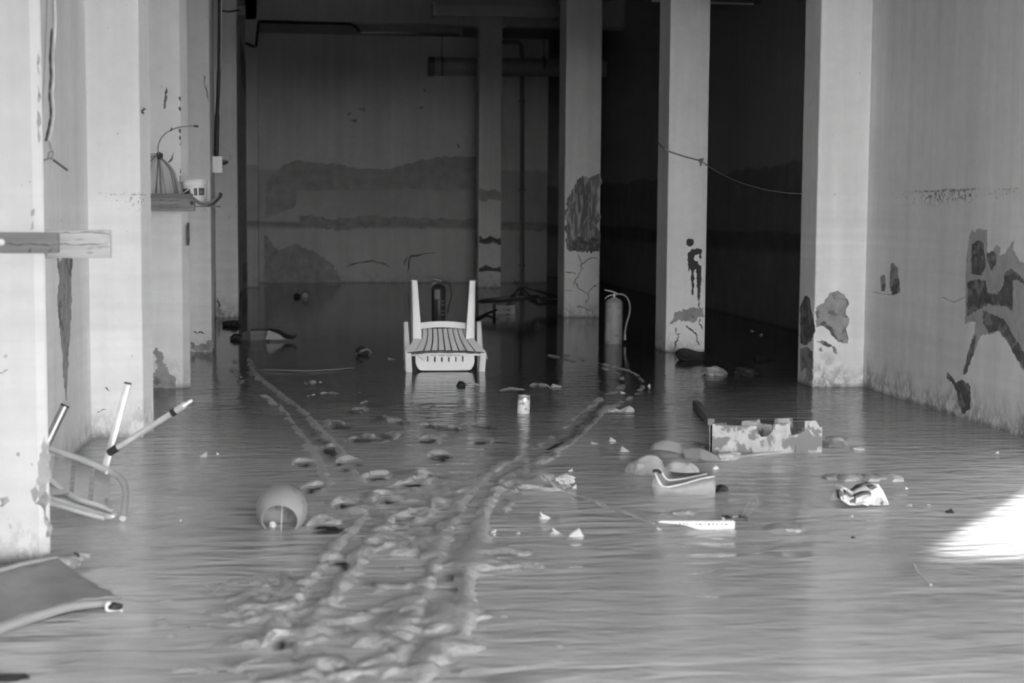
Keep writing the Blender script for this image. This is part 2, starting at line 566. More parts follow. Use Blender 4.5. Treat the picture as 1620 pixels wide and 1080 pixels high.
# columns
def column(x0, x1, y0, d, label, m='col'):
    o = MB().box((x0, y0, -.1), (x1, y0 + d, CEIL)).build('column', m, smooth=False, bevel=.012)
    struct(o, label)
    return o
cA = column(3.18, XR + .02, 9.55, .33, 'broad pale column at the right wall with peeled foot', 'wall_r')
cB = column(2.79, 3.12, 12.15, .40, 'pale square column with black tar runs')
cC = column(2.62, 3.015, 16.40, .46, 'grey square column with white salt streaks')
xd0, xd1 = PY(757, 300, YD - .02).x, PY(793, 300, YD - .02).x
cD = column(xd0, xd1, YD - .03, .36, 'dim column farthest back under the beam')
# rounded haunches where the last column meets the beam
for sx, x in ((-1, xd0), (1, xd1)):
    pts = [(x, YD - .01, ZB - .09)] + [(x + sx * .09 * (1 - math.cos(a)), YD - .01, ZB - .09 + .09 * math.sin(a)) for a in [math.pi / 2 * i / 5 for i in range(1, 6)]] + [(x, YD - .01, ZB + .01)]
    MB().prism(pts, (0, .3, 0)).build('haunch', 'col', cD, smooth=False)

# ------------------------------------------------------------------ outdoors: ground, and unseen walls added to shape the light
struct(MB().box((-60, -60, -.3), (60, 60, -.12)).build('ground', 'asphalt', smooth=False))
edge = G(1480, 884)
ye = edge.y - SUN_AZ.y * (edge.x + 6) / SUN_AZ.x          # end of the added unseen wall, set to draw the sun patch's edge
struct(MB().box((-6.25, ye, -.1), (-6, YF, CEIL)).build('shade_wall', 'outside', smooth=False))  # added out of view to shade the front and bound the sun patch
struct(MB().box((XR, 0, -.1), (XR + .3, YF, ZSHADE)).build('shade_wall_right', 'bare_dark', smooth=False))  # unseen dark wall added to limit light bouncing in from the right
struct(MB().box((-1.75, 2.2, -.1), (-1.55, YF, ZSHADE)).build('shade_wall_left', 'bare_dark', smooth=False))  # unseen wall added to dim the jamb and left foreground
struct(MB().box((-2.2, -2.25, -.1), (-1.2, -2, ZSHADE)).build('sun_block_pier', 'outside', smooth=False))  # unseen pier added to keep direct sun off the right wall
hw = (edge.y + .12 + 2) / SUN_AZ.y * math.tan(SUN_EL)
yw = thing('sun_block_wall', (-4, -2, 0), 'low sun blocker added out of view behind the camera', 'wall')  # unseen wall added to cast the near edge of the sun patch
MB().box((-5.9, -2.2, -.2), (-2.2, -2, hw - .08)).build('wall', 'outside', yw, smooth=False)
MB().box((-5.9, -2.25, hw - .08), (-2.2, -1.95, hw)).build('blocker_top', 'ceil', yw, smooth=False)

# ------------------------------------------------------------------ floor: water and mud
def vnoise(x, y, seed):
    """value noise on arrays"""
    rs = np.random.RandomState(seed)
    tab = rs.rand(256, 256)
    xi, yi = np.floor(x).astype(int), np.floor(y).astype(int)
    fx, fy = x - xi, y - yi
    fx = fx * fx * (3 - 2 * fx); fy = fy * fy * (3 - 2 * fy)
    g = lambda a, b: tab[a % 256, b % 256]
    return (g(xi, yi) * (1 - fx) + g(xi + 1, yi) * fx) * (1 - fy) + (g(xi, yi + 1) * (1 - fx) + g(xi + 1, yi + 1) * fx) * fy
def fbm(x, y, seed, oct=4):
    s = 0; a = .5; t = 0
    for i in range(oct):
        s = s + a * vnoise(x * 2 ** i, y * 2 ** i, seed + i); t += a; a *= .5
    return s / t

def build_floor():
    xs = np.arange(-1.3, 3.7, .016)
    ys = np.concatenate([np.arange(2.9, 7.0, .014), np.arange(7.0, 13.6, .03)])
    X, Y = np.meshgrid(xs, ys)
    h = np.full(X.shape, -.035)
    n1 = fbm(X * 9, Y * 9, 3); n2 = fbm(X * 30, Y * 30, 11); n3 = fbm(X * 1.7, Y * 1.2, 21)
    def dist(line):
        best = np.full(X.shape, 9.0); side = np.zeros(X.shape); par = np.zeros(X.shape)
        for k, (a, b) in enumerate(zip(line, line[1:])):
            ab = b - a; L2 = ab.x ** 2 + ab.y ** 2
            t = np.clip(((X - a.x) * ab.x + (Y - a.y) * ab.y) / L2, 0, 1)
            dx, dy = X - a.x - t * ab.x, Y - a.y - t * ab.y
            d = np.hypot(dx, dy)
            s = np.sign(ab.x * dy - ab.y * dx)
            m = d < best
            best = np.where(m, d, best); side = np.where(m, s, side); par = np.where(m, k + t, par)
        return best * side, par / (len(line) - 1)
    def track(px, w, hl, hr, ch=.03, base=0.0, jitter=.03):
        line = [G(*p) for p in px]
        line = curve(line, 5)
        d, t = dist(line)
        d = d + (n1 - .5) * jitter * 2
        out = np.zeros(X.shape)
        l = hl * np.exp(-((d - w) / (w * .55)) ** 2) * (.35 + 1.1 * n1) * (.7 + .6 * n2)
        r = hr * np.exp(-((d + w) / (w * .55)) ** 2) * (.35 + 1.1 * n1) * (.7 + .6 * n2)
        c = -ch * np.exp(-(d / (w * .55)) ** 2)
        fade = np.clip(t * 12, 0, 1) * np.clip((1 - t) * 12, 0, 1)
        return (l + r + c) * fade
    # wheel tracks
    h += track([(1000, 611), (962, 632), (925, 664), (898, 690), (850, 720), (800, 748), (762, 786), (738, 830), (716, 880), (694, 950), (664, 1010), (630, 1079)], .055, .062, .045)
    h += track([(860, 556), (925, 572), (985, 588), (1003, 608), (985, 628), (930, 655)], .06, .045, .045)
    h += track([(384, 560), (390, 588), (428, 622), (468, 655), (500, 692), (522, 724), (548, 770)], .055, .062, .05)
    h += track([(372, 575), (392, 600), (420, 630), (450, 660)], .05, .04, .02)
    h += track([(600, 815), (560, 862), (536, 896), (505, 932), (468, 985), (430, 1030)], .05, .06, .045)
    h += track([(880, 712), (820, 752), (790, 790), (770, 830)], .045, .04, .036)
    h += track([(700, 905), (720, 960), (700, 1000), (655, 1045)], .04, .042, .03)
    # trampled silt between the tracks: lumpy flats that just break the surface
    for px, py, rx, ry, up in [(600, 830, .55, .7, .040), (560, 960, .5, .4, .052), (430, 940, .35, .3, .045), (640, 1010, .6, .35, .046),
                               (700, 870, .3, .3, .048), (330, 1000, .5, .3, .034), (560, 1060, .6, .2, .045), (640, 780, .6, .6, .030),
                               (600, 720, .45, .9, .022), (760, 890, .25, .3, .05), (730, 760, .3, .4, .024)]:
        c = G(px, py)
        q = ((X - c.x) / rx) ** 2 + ((Y - c.y) / ry) ** 2
        h += .74 * up * np.exp(-q * 1.3) * np.clip((n3 * .4 + n1 * .9 + n2 * .5 - .45) * 1.8, 0, 1.6)
    # footprints: a still pool with a pushed-up crumbly rim
    feet = [(510, 609, 40), (507, 627, 42), (580, 625, 32), (559, 652, 38), (598, 663, 34), (538, 674, 44), (639, 670, 40), (572, 698, 56), (606, 693, 46),
            (678, 698, 44), (520, 714, 46), (551, 735, 50), (696, 722, 44), (593, 756, 40), (652, 766, 46), (681, 752, 38), (494, 774, 44), (608, 791, 50),
            (650, 818, 52), (520, 836, 58), (700, 647, 44), (730, 655, 36), (699, 678, 50), (764, 676, 36), (535, 890, 46), (440, 1017, 40), (522, 1062, 56),
            (590, 640, 30), (640, 640, 30), (820, 620, 50), (850, 612, 40), (760, 700, 36), (620, 870, 44), (700, 800, 40), (480, 735, 36), (545, 800, 40)]
    for i, (px, py, wpx) in enumerate(feet):
        c = G(px, py)
        sc = F / c.y
        a = wpx / sc * .40
        rs = random.Random(i)
        ang = rs.uniform(-.6, .6); b = a * rs.uniform(1.9, 3.0)
        dx, dy = X - c.x, Y - c.y
        u = (dx * math.cos(ang) + dy * math.sin(ang)) / a
        v = (-dx * math.sin(ang) + dy * math.cos(ang)) / b
        rr = np.hypot(u, v) + (n1 - .5) * 1.1 + (n2 - .5) * .8
        th = np.arctan2(v, u)
        gap = .45 + .55 * np.cos(th - rs.uniform(.6, 2.4))
        amp = rs.uniform(.055, .075)
        h += amp * np.exp(-((rr - 1.2) / .30) ** 2) * np.clip(gap, 0, 1) * (.15 + 1.0 * n2 + .5 * n1)
        h -= .05 * np.exp(-(rr / .8) ** 4)
    n4 = fbm(X * 62, Y * 62, 31, 3)
    h += (n2 - .5) * .016 + (n1 - .5) * .010 + (n4 - .5) * .012 * np.clip((h + .03) / .03, 0, 1)
    h = np.where(h > 0, .018 * np.tanh(h / .03), h)
    h = np.maximum(h, -.07)
    # the water: a fine sheet over the modelled mud, wide sheets elsewhere
    wy = np.concatenate([np.arange(2.9, 7.0, .028), np.arange(7.0, 13.59, .06), [13.58]])
    wx = np.linspace(XL, XR, 160)
    ix = np.clip(((wx - xs[0]) / .016).astype(int), 0, len(xs) - 1)
    iy = np.clip(np.searchsorted(ys, wy), 0, len(ys) - 1)
    hs = h[np.ix_(iy, ix)]
    silt = np.clip((hs + .062) / .024, 0, 1)
    WX, WY = np.meshgrid(wx, wy)
    wv = np.stack([WX, WY, np.zeros(WX.shape)], -1).reshape(-1, 3).tolist()
    sv = silt.reshape(-1).tolist()
    nyw, nxw = WX.shape
    wi = np.arange(nyw * nxw).reshape(nyw, nxw)
    wf = np.stack([wi[:-1, :-1], wi[:-1, 1:], wi[1:, 1:], wi[1:, :-1]], -1).reshape(-1, 4).tolist()
    for x0, x1, y0, y1 in [(-1.55, XR, .3, 2.9), (-1.55, XL, 2.9, YF), (XR, XRF, 9.88, YB), (XL, XR, 13.58, YB), (XBK, XRF, YB, 27.3)]:
        k0 = len(wv)
        wv += [(x0, y0, 0), (x1, y0, 0), (x1, y1, 0), (x0, y1, 0)]
        sv += [1.0] * 4
        wf.append([k0, k0 + 1, k0 + 2, k0 + 3])
    wm = bpy.data.meshes.new('flood_water')
    wm.from_pydata(wv, [], wf)
    at = wm.attributes.new('silt', 'FLOAT', 'POINT')
    at.data.foreach_set('value', sv)
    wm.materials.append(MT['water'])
    wo = bpy.data.objects.new('flood_water', wm)
    COL.objects.link(wo)
    wo['kind'] = 'stuff'
    tag(wo, 'shallow silty flood water over the whole garage floor', 'water')
    # nothing of it may stick out through the walls
    ny, nx = X.shape
    keep = (X > XL + .02) & (X < XR)
    verts = np.stack([X, Y, h], -1).reshape(-1, 3)
    idx = np.arange(nx * ny).reshape(ny, nx)
    q = np.stack([idx[:-1, :-1], idx[:-1, 1:], idx[1:, 1:], idx[1:, :-1]], -1).reshape(-1, 4)
    k = keep.reshape(-1)
    top = h.reshape(-1)
    ok = k[q].all(1) & (top[q].max(1) > -.03)
    q = q[ok]
    me = bpy.data.meshes.new('floor')
    used = np.unique(q)
    remap = np.zeros(nx * ny, int); remap[used] = np.arange(len(used))
    # the slab under everything
    slab = [(XL - .2, YF - 2.5, -.12), (XRF + .2, YF - 2.5, -.12), (XRF + .2, 27.5, -.12), (XL - .2, 27.5, -.12),
            (XL - .2, YF - 2.5, -.036), (XRF + .2, YF - 2.5, -.036), (XRF + .2, 27.5, -.036), (XL - .2, 27.5, -.036)]
    nv = len(used)
    vv = verts[used].tolist() + slab
    ff = remap[q].tolist() + [[nv + i for i in f] for f in [(0, 3, 2, 1), (4, 5, 6, 7), (0, 1, 5, 4), (1, 2, 6, 5), (2, 3, 7, 6), (3, 0, 4, 7)]]
    me.from_pydata(vv, [], ff)
    me.polygons.foreach_set('use_smooth', [True] * (len(ff) - 6) + [False] * 6)
    me.materials.append(MT['mud'])
    o = bpy.data.objects.new('floor', me)
    COL.objects.link(o)
    struct(o)
build_floor()

# ------------------------------------------------------------------ wear on walls and columns (each with its own outline)
def on(plane, v):
    if plane == 'x':
        return lambda pts: [PX(a, b, v) for a, b in pts]
    return lambda pts: [PY(a, b, v) for a, b in pts]
CHN = Vector((.021, -.031, 0)).normalized()
def CH(px, py):
    d = ray(px, py); p0 = Vector((XP - .005, YF, 0)); o = Vector((0, 0, H))
    t = (p0 - o).dot(CHN) / d.dot(CHN)
    return o + d * t
LEFTN, FRONT, RIGHTN = (-1, 0, 0), (0, -1, 0), (1, 0, 0)
R = on('x', XR)
patch(wr, R([(1528, 440), (1530, 400), (1534, 372), (1538, 363), (1542, 368), (1548, 361), (1562, 364), (1562, 402), (1572, 396), (1577, 387), (1583, 392), (1580, 405),
             (1590, 402), (1600, 384), (1604, 381), (1603, 396), (1612, 412), (1625, 420), (1660, 428), (1690, 420), (1704, 460), (1694, 500), (1722, 540), (1700, 590), (1706, 640), (1680, 630), (1640, 605), (1618, 585), (1605, 560), (1592, 538), (1580, 524),
             (1568, 528), (1552, 530), (1545, 548), (1536, 572), (1528, 592), (1524, 590), (1534, 556), (1545, 508), (1535, 509), (1527, 512), (1528, 470)]), LEFTN, 'bare_pale', lift=.0015)
for pts in ([(1531, 446), (1545, 442), (1560, 444), (1563, 470), (1562, 482), (1555, 487), (1540, 494), (1530, 500)],
            [(1562, 402), (1570, 397), (1577, 402), (1576, 418), (1570, 428), (1563, 415)],
            [(1590, 432), (1600, 425), (1614, 436), (1624, 450), (1612, 444), (1603, 442), (1603, 470), (1602, 491), (1592, 484), (1576, 483), (1562, 480), (1560, 462), (1578, 466), (1588, 452)],
            [(1556, 490), (1570, 496), (1590, 507), (1604, 532), (1620, 556), (1660, 590), (1660, 620), (1622, 586), (1607, 563), (1594, 538), (1580, 521), (1566, 526), (1556, 512)],
            [(1538, 386), (1548, 380), (1556, 384), (1560, 420), (1552, 436), (1537, 432)]):
    patch(wr, R(pts), LEFTN, 'bare_dark', lift=.003)
patch(wr, R([(1545, 530), (1541, 558), (1529, 590), (1523, 593), (1531, 560), (1540, 532)]), LEFTN, 'bare_dark')
patch(wr, R([(1499, 588), (1503, 592), (1513, 606), (1522, 600), (1535, 610), (1536, 632), (1534, 648), (1524, 655), (1517, 640), (1514, 618), (1505, 603), (1499, 600)]), LEFTN, 'bare_dark')
patch(wr, R([(1409, 420), (1413, 416), (1420, 422), (1422, 440), (1424, 460), (1413, 467), (1408, 455)]), LEFTN, 'bare')
patch(wr, R([(1417, 440), (1422, 440), (1424, 460), (1413, 467), (1410, 458)]), LEFTN, 'bare_dark', lift=.003)
patch(wr, R([(1393, 437), (1400, 435), (1401, 456), (1396, 461), (1394, 452)]), LEFTN, 'bare')
patch(wr, R([(1396, 450), (1401, 448), (1400, 459), (1395, 461)]), LEFTN, 'bare_dark', lift=.003)
patch(wr, R([(1343, 470), (1350, 480), (1355, 490), (1362, 492), (1363, 510), (1354, 517), (1346, 538), (1342, 545)]), LEFTN, 'bare', jag=.1)
crack(wr, R([(1380, 462), (1408, 466), (1426, 462)]), LEFTN, .003)
crack(wr, R([(1490, 470), (1510, 478), (1530, 468)]), LEFTN, .003)
A1 = on('y', 9.55)
patch(cA, A1([(1291, 487), (1304, 478), (1311, 465), (1325, 459), (1335, 465), (1341, 473), (1341, 543), (1326, 541), (1319, 531), (1311, 521), (1301, 515), (1291, 518)]), FRONT, 'bare')
patch(cA, A1([(1296, 512), (1304, 508), (1314, 516), (1322, 530), (1330, 538), (1326, 541), (1318, 532), (1310, 521), (1301, 515)]), FRONT, 'bare_dark', lift=.003)
patch(cA, A1([(1291, 541), (1300, 538), (1312, 544), (1322, 549), (1312, 549), (1300, 544)]), FRONT, 'bare_dark')
patch(cA, A1([(1296, 550), (1300, 549), (1302, 555), (1297, 556)]), FRONT, 'bare')
patch(cA, A1([(1316, 549), (1323, 552), (1325, 559), (1319, 558)]), FRONT, 'bare')
AL = on('x', 3.18)
patch(cA, AL([(1266.5, 484), (1274, 468), (1280, 470), (1287, 505), (1289, 522), (1284, 538), (1275, 546), (1266.5, 543)]), LEFTN, 'bare_dark')
patch(cA, AL([(1266, 552), (1276, 548), (1286, 556), (1286, 600), (1280, 604), (1274, 580), (1267, 590)]), LEFTN, 'bare')
B1 = on('y', 12.15)
patch(cB, B1([(1086, 381), (1090, 377), (1096, 378), (1097, 386), (1091, 390), (1087, 388)]), FRONT, 'tar', 'tar_run')
patch(cB, B1([(1088, 401), (1093, 395), (1101, 393), (1110, 394), (1110, 407), (1107, 411), (1106, 401), (1100, 403), (1098, 411), (1104, 413), (1107, 420), (1110, 420), (1110, 440), (1108, 458), (1107, 487),
              (1105, 486), (1103, 448), (1101, 425), (1098, 428), (1097, 466), (1095.5, 467), (1094, 430), (1091, 425), (1089, 431), (1088, 418)]), FRONT, 'tar', 'tar_run')
patch(cB, B1([(1058, 512), (1066, 498), (1074, 491), (1090, 488), (1112, 486), (1112.5, 502), (1103, 503), (1096, 511), (1084, 509), (1076, 506), (1066, 509)]), FRONT, 'bare', jag=.5)
for k, pts in enumerate([[(1087, 514), (1090, 520), (1097, 524), (1102, 530), (1106, 546)], [(1106, 504), (1108, 514), (1112, 522)], [(1076, 528), (1071, 534), (1069, 548), (1066, 553)], [(1068, 518), (1070, 530)]]):
    crack(cB, B1(pts), FRONT, .012, seed=k)
C1 = on('y', 16.4)
patch(cC, C1([(894, 342), (898, 312), (906, 300), (914, 284), (922, 278), (932, 282), (940, 277), (948, 274), (948, 398), (930, 398), (915, 396), (898, 397), (894, 380)]), FRONT, 'efflo', 'salt_stain', jag=.4)
patch(cC, C1([(900, 392), (906, 380), (918, 372), (930, 384), (940, 374), (947, 380), (947, 399), (920, 398)]), FRONT, 'bare_dark', 'salt_stain', lift=.003, jag=.5)
for k, pts in enumerate([[(914, 402), (920, 418), (919, 430), (909, 444), (914, 455), (929, 464), (931, 472), (926, 482)], [(930, 463), (938, 454), (946, 449)], [(893, 431), (905, 430), (911, 433)], [(918, 420), (930, 410), (946, 408)],
                         [(893, 460), (906, 459)], [(909, 452), (907, 446)], [(912, 484), (922, 486), (934, 492)]]):
    crack(cC, C1(pts), FRONT, .010, seed=k + 9)
D1 = on('y', YD - .03)
patch(cD, D1([(758, 372), (766, 378), (776, 373), (786, 378), (792, 376), (792, 388), (780, 383), (768, 386), (758, 384)]), FRONT, 'bare_dark', 'damp_stain')
patch(cD, D1([(758, 424), (768, 419), (780, 424), (792, 422), (792, 430), (770, 428), (758, 430)]), FRONT, 'bare_dark', 'damp_stain')
patch(cD, D1([(758, 296), (770, 302), (783, 300), (792, 304), (792, 318), (775, 314), (766, 320), (758, 316)]), FRONT, 'damp', 'damp_stain')
K1 = on('y', YB)
patch(wb, K1([(419, 372), (441, 397), (466, 386), (496, 397), (522, 414), (543, 446), (419, 448)]), FRONT, 'damp_dark', 'damp_stain', jag=.28)
patch(wb, K1([(473, 341), (475, 352), (500, 361), (539, 364), (598, 358), (650, 361), (700, 358), (756, 361), (756, 346), (650, 345), (573, 342), (520, 346), (490, 340)]), FRONT, 'damp_dark', 'damp_stain', jag=.28)
patch(wb, K1([(793, 356), (864, 352), (864, 366), (830, 364), (793, 362)]), FRONT, 'damp_dark', 'damp_stain', jag=.28)
patch(wb, K1([(420, 290), (446, 262), (466, 254), (500, 257), (540, 260), (566, 267), (606, 269), (640, 260), (690, 248), (756, 248), (756, 300), (470, 300), (466, 330), (430, 340), (420, 345)]), FRONT, 'damp', 'damp_stain', lift=.0012, jag=.22)
for pts in ([(548, 180), (556, 177), (553, 184)], [(553, 190), (566, 188), (562, 194)], [(566, 172), (578, 170), (576, 176)], [(660, 170), (672, 168), (668, 173)], [(722, 226), (728, 230), (725, 236)], [(668, 142), (674, 140), (673, 146)]):
    patch(wb, K1(pts), FRONT, 'damp_dark', 'damp_stain')
for k, pts in enumerate([[(645, 430), (650, 405), (690, 400)], [(548, 422), (590, 412), (616, 422)], [(640, 420), (646, 404)]]):
    crack(wb, K1(pts), FRONT, .02, seed=k + 30)
L1 = on('x', XL)
for pts in ([(380, 55), (390, 110), (403, 160), (403, 240), (396, 215), (388, 150), (381, 130)], [(392, 330), (403, 318), (403, 400), (396, 380)], [(384, 420), (402, 400), (402, 445), (384, 447)]):
    patch(wl, L1(pts), RIGHTN, 'damp_dark', 'damp_stain', jag=.4)
# left wall and pilasters
patch(wl, L1([(89, 409), (112, 409), (113, 470), (111, 520), (108, 560), (105, 634), (101, 610), (96, 540), (92, 500), (90, 470), (94, 440)]), RIGHTN, 'bare', jag=.5)
patch(wl, L1([(110, 410), (114, 409), (113, 425), (110, 436)]), RIGHTN, 'bare_dark', lift=.003)
P1 = on('y', YF)
patch(p1, [CH(a, b) for a, b in [(61, 752), (65, 706), (70, 690), (74, 702), (78, 740), (79, 848), (73, 850), (70, 822), (65, 800), (58, 797), (58, 762)]], CHN, 'bare', jag=.35)
patch(p1, P1([(48, 776), (55, 770), (57.5, 764), (57.5, 798), (52, 790)]), FRONT, 'bare', jag=.3)
for pts in ([(49, 333), (55, 330), (54, 340), (49, 343)], [(50, 355), (53, 348), (54, 362), (48, 364)],
            [(26, 716), (31, 715), (31, 721), (27, 721)], [(0, 788), (12, 785), (15, 792), (6, 800), (0, 802)], [(14, 826), (20, 834), (16, 836)], [(48, 732), (52, 733), (51, 738)], [(26, 880), (28, 876), (30, 881)]):
    patch(p1, P1(pts), FRONT, 'bare', jag=.5)
for pts in ([(60, 85), (63, 97), (62.5, 120), (59.5, 112)], [(59.5, 136), (62, 145), (61.5, 163), (59.5, 158)], [(59.5, 174), (63, 180), (65, 196), (62, 226), (59.5, 215)]):
    patch(p1, [CH(a, b) for a, b in pts], CHN, 'bare', jag=.3)
crack(p1, P1([(0, 591), (7, 587), (13, 584)]), FRONT, .003)
P2 = on('y', 7.6)
patch(p2, P2([(166, 612), (170, 613), (175, 619), (171, 618)]), FRONT, 'bare_dark')
crack(p2, P2([(154, 653), (162, 648), (168, 647)]), FRONT, .004)
crack(p2, P2([(226, 170), (228, 180)]), FRONT, .012)
P3 = on('y', 9.76)
patch(p3, P3([(242, 556), (250, 550), (258, 562), (262, 580), (274, 594), (280, 610), (262, 612), (242, 606), (242, 590), (250, 580)]), FRONT, 'bare', jag=.5)
patch(p3, P3([(262, 137), (265, 146), (263, 160), (261, 172), (259, 172), (261, 150)]), FRONT, 'bare_dark')
patch(p3, P3([(271, 250), (275, 243), (275, 240), (274, 251), (266, 258), (266, 256)]), FRONT, 'bare_dark')
for y in (156, 172, 207, 218, 226, 270, 281):
    patch(p3, P3([(284, y - 4), (286, y - 2), (286, y + 4), (284, y + 3)]), FRONT, 'bare_dark', jag=.3)
patch(p3, [PX(a, b, XP + .041) for a, b in [(297.5, 356), (299, 352), (299.5, 384), (297.5, 388)]], RIGHTN, 'bare_dark')
P4 = on('y', 12.3)
patch(p4, P4([(303, 540), (312, 546), (326, 542), (337, 534), (337, 556), (303, 552)]), FRONT, 'bare', jag=.5)
crack(p4, P4([(306, 526), (316, 525), (324, 528)]), FRONT, .012)
crack(p4, P4([(322, 118), (326, 140), (330, 162)]), FRONT, .008)
patch(p5, [PY(a, b, 16.45) for a, b in [(343, 470), (347, 478), (349, 490), (356, 498), (343, 498)]], FRONT, 'bare', jag=.5)

# ------------------------------------------------------------------ white plastic chair, upside down
def white_chair():
    o = G(705, 588)
    t = thing('plastic_chair', o, 'white plastic slatted armchair lying upside down in the flood water', 'chair')
    def q(x, y, z):
        return Vector((o.x + x, o.y + y, z))
    s = F / o.y                                     # pixels per metre at the near edge
    # seat slats: arc from the near edge back to the rear rail
    n = 8
    for i in range(n):
        u0, u1 = (i + .10) / n, (i + .90) / n
        rows = []
        for k in range(9):
            v = k / 8
            half = .146 + .076 * (1 - v) ** 2.2
            y = .02 + .28 * v
            z = .130 + .155 * v ** .85
            dish = .02 * (1 - (2 * ((u0 + u1) / 2) - 1) ** 2)
            rows.append([q(-half + 2 * half * u0, y, z - dish * (1 - v)), q(-half + 2 * half * u1, y, z - dish * (1 - v))])
        MB().sheet(rows, (0, 0, .008)).build('seat_slat', 'white_pl', t)
    # rim of the seat: side skirts, rear rail, near edge
    for sx in (-1, 1):
        rows = []
        for k in range(9):
            v = k / 8
            half = .146 + .076 * (1 - v) ** 2.2
            y = .02 + .29 * v
            z = .130 + .155 * v ** .85
            rows.append([q(sx * (half + .003), y, z + .004), q(sx * (half + .03 + .035 * (1 - v)), y, z + .012), q(sx * (half + .045 + .035 * (1 - v)), y, z - .04)])
        MB().sheet(rows, (0, 0, .006)).build('seat_rim', 'white_pl', t)
    rail = [[q(x, .295 - .02 * (x / .16) ** 2, .284 + .010 * (1 - (x / .16) ** 2) + dz) for x in [-.165 + .33 * i / 12 for i in range(13)]] for dz in (0, .045)]
    rail.append([p + Vector((0, .06, -.01)) for p in rail[1]])
    MB().sheet(rail, (0, -.006, 0)).build('rear_rail', 'white_pl', t)
    lip = [[q(x, .0 + dy, .128 + .014 * (1 - (x / .29) ** 2) + dz) for x in [-.285 + .57 * i / 16 for i in range(17)]] for dy, dz in ((-.012, -.014), (-.015, .0), (.02, .004))]
    MB().sheet(lip, (0, 0, .005)).build('seat_lip', 'white_pl', t)
    grime = [[q(x, -.0165 + dy, .128 + .014 * (1 - (x / .29) ** 2) + dz) for x in [-.27 + .54 * i / 24 for i in range(25)]] for dy, dz in ((0, -.004), (0, .006), (.036, .009))]
    r = random.Random(4)
    for row in grime:
        for p in row:
            p.z += r.uniform(-.002, .002)
    MB().sheet(grime, (0, -.003, .003)).build('mud_line', 'bare_dark', t)
    # four legs, feet in the air; the two at the front are short stubs of the arm posts
    def leg(sx, x0, x1, y0, y1, z0, z1, w0, w1, d0, d1, name='leg'):
        rows = []
        for k in range(7):
            v = k / 6
            x = x0 + (x1 - x0) * v; y = y0 + (y1 - y0) * v; z = z0 + (z1 - z0) * v
            w = w0 + (w1 - w0) * v; d = d0 + (d1 - d0) * v
            rows.append([q(sx * (x - w), y + d, z), q(sx * (x - w), y, z), q(sx * (x + w * .2), y - .006, z), q(sx * x + sx * w * .7, y, z), q(sx * (x + w), y + d, z)])
        return rows
    for sx in (-1, 1):
        rows = leg(sx, .190, .212, .16, .20, .12, .635, .040, .023, .06, .04)
        l = MB().sheet(rows, (0, -.005, 0)).build('leg', 'white_pl', t)
        p = q(sx * .213, .20, .635)
        MB().box(p + Vector((-.021, -.004, -.004)), p + Vector((.021, .042, .004))).build('foot_pad', 'white_pl', l, bevel=.002)
        # arm post: stub above, post into the water below
        rows = leg(sx, .262, .268, .05, .30, -.05, .335, .028, .018, .05, .03)
        MB().sheet(rows, (0, -.005, 0)).build('arm_post', 'white_pl', t)
        rows = [[q(sx * (.288 - .012 * v), -.02 + .02 * v, z), q(sx * (.246 - .012 * v), -.022 + .02 * v, z), q(sx * (.24 - .012 * v), .06, z)] for v, z in ((1, -.05), (.4, .06), (0, .135))]
        MB().sheet(rows, (0, -.005, 0)).build('arm_post', 'white_pl', t)
    # top of the backrest standing in the water: panel with rounded corners and slot ends
    xs = [-.21 + .42 * i / 42 for i in range(43)]
    def zlow(x):
        e = max(0, abs(x) - .16) / .05
        return .012 + .05 * (1 - math.sqrt(max(0, 1 - min(1, e) ** 2)))
    slots = [-.125, -.075, -.025, .025, .075, .125]
    bk = MB()
    for a, b in zip(xs, xs[1:]):
        mid = (a + b) / 2
        top = .128
        y = .03 + .02 * (mid / .2) ** 2
        if any(abs(mid - s_) < .0075 for s_ in slots):
            bands = [(min(zlow(a), zlow(b)), .068)]
        else:
            bands = [(None, top)]
        for lo, hi in bands:
            za, zb = zlow(a), zlow(b)
            bk.add([q(a, y, za), q(b, y, zb), q(b, y, hi), q(a, y, hi), q(a, y + .008, za), q(b, y + .008, zb), q(b, y + .008, hi), q(a, y + .008, hi)],
                   [(0, 1, 2, 3), (7, 6, 5, 4), (0, 4, 5, 1), (3, 2, 6, 7), (0, 3, 7, 4), (1, 5, 6, 2)])
    bk.build('backrest', 'white_pl', t, smooth=False)
    MB().sheet([[q(x, .032 + .09 * k, zlow(x) - .004 * k) for x in xs[2:-2:2]] for k in range(3)], (0, 0, .006)).build('backrest_edge', 'white_pl', t)
    # dry twig caught on the edge
    MB().tube(curve([q(-.23, -.03, .14), q(-.2, -.035, .12), q(-.175, -.04, .1), q(-.165, -.035, .085)], 4), .0016, 5).build('twig', 'cord', t)
white_chair()

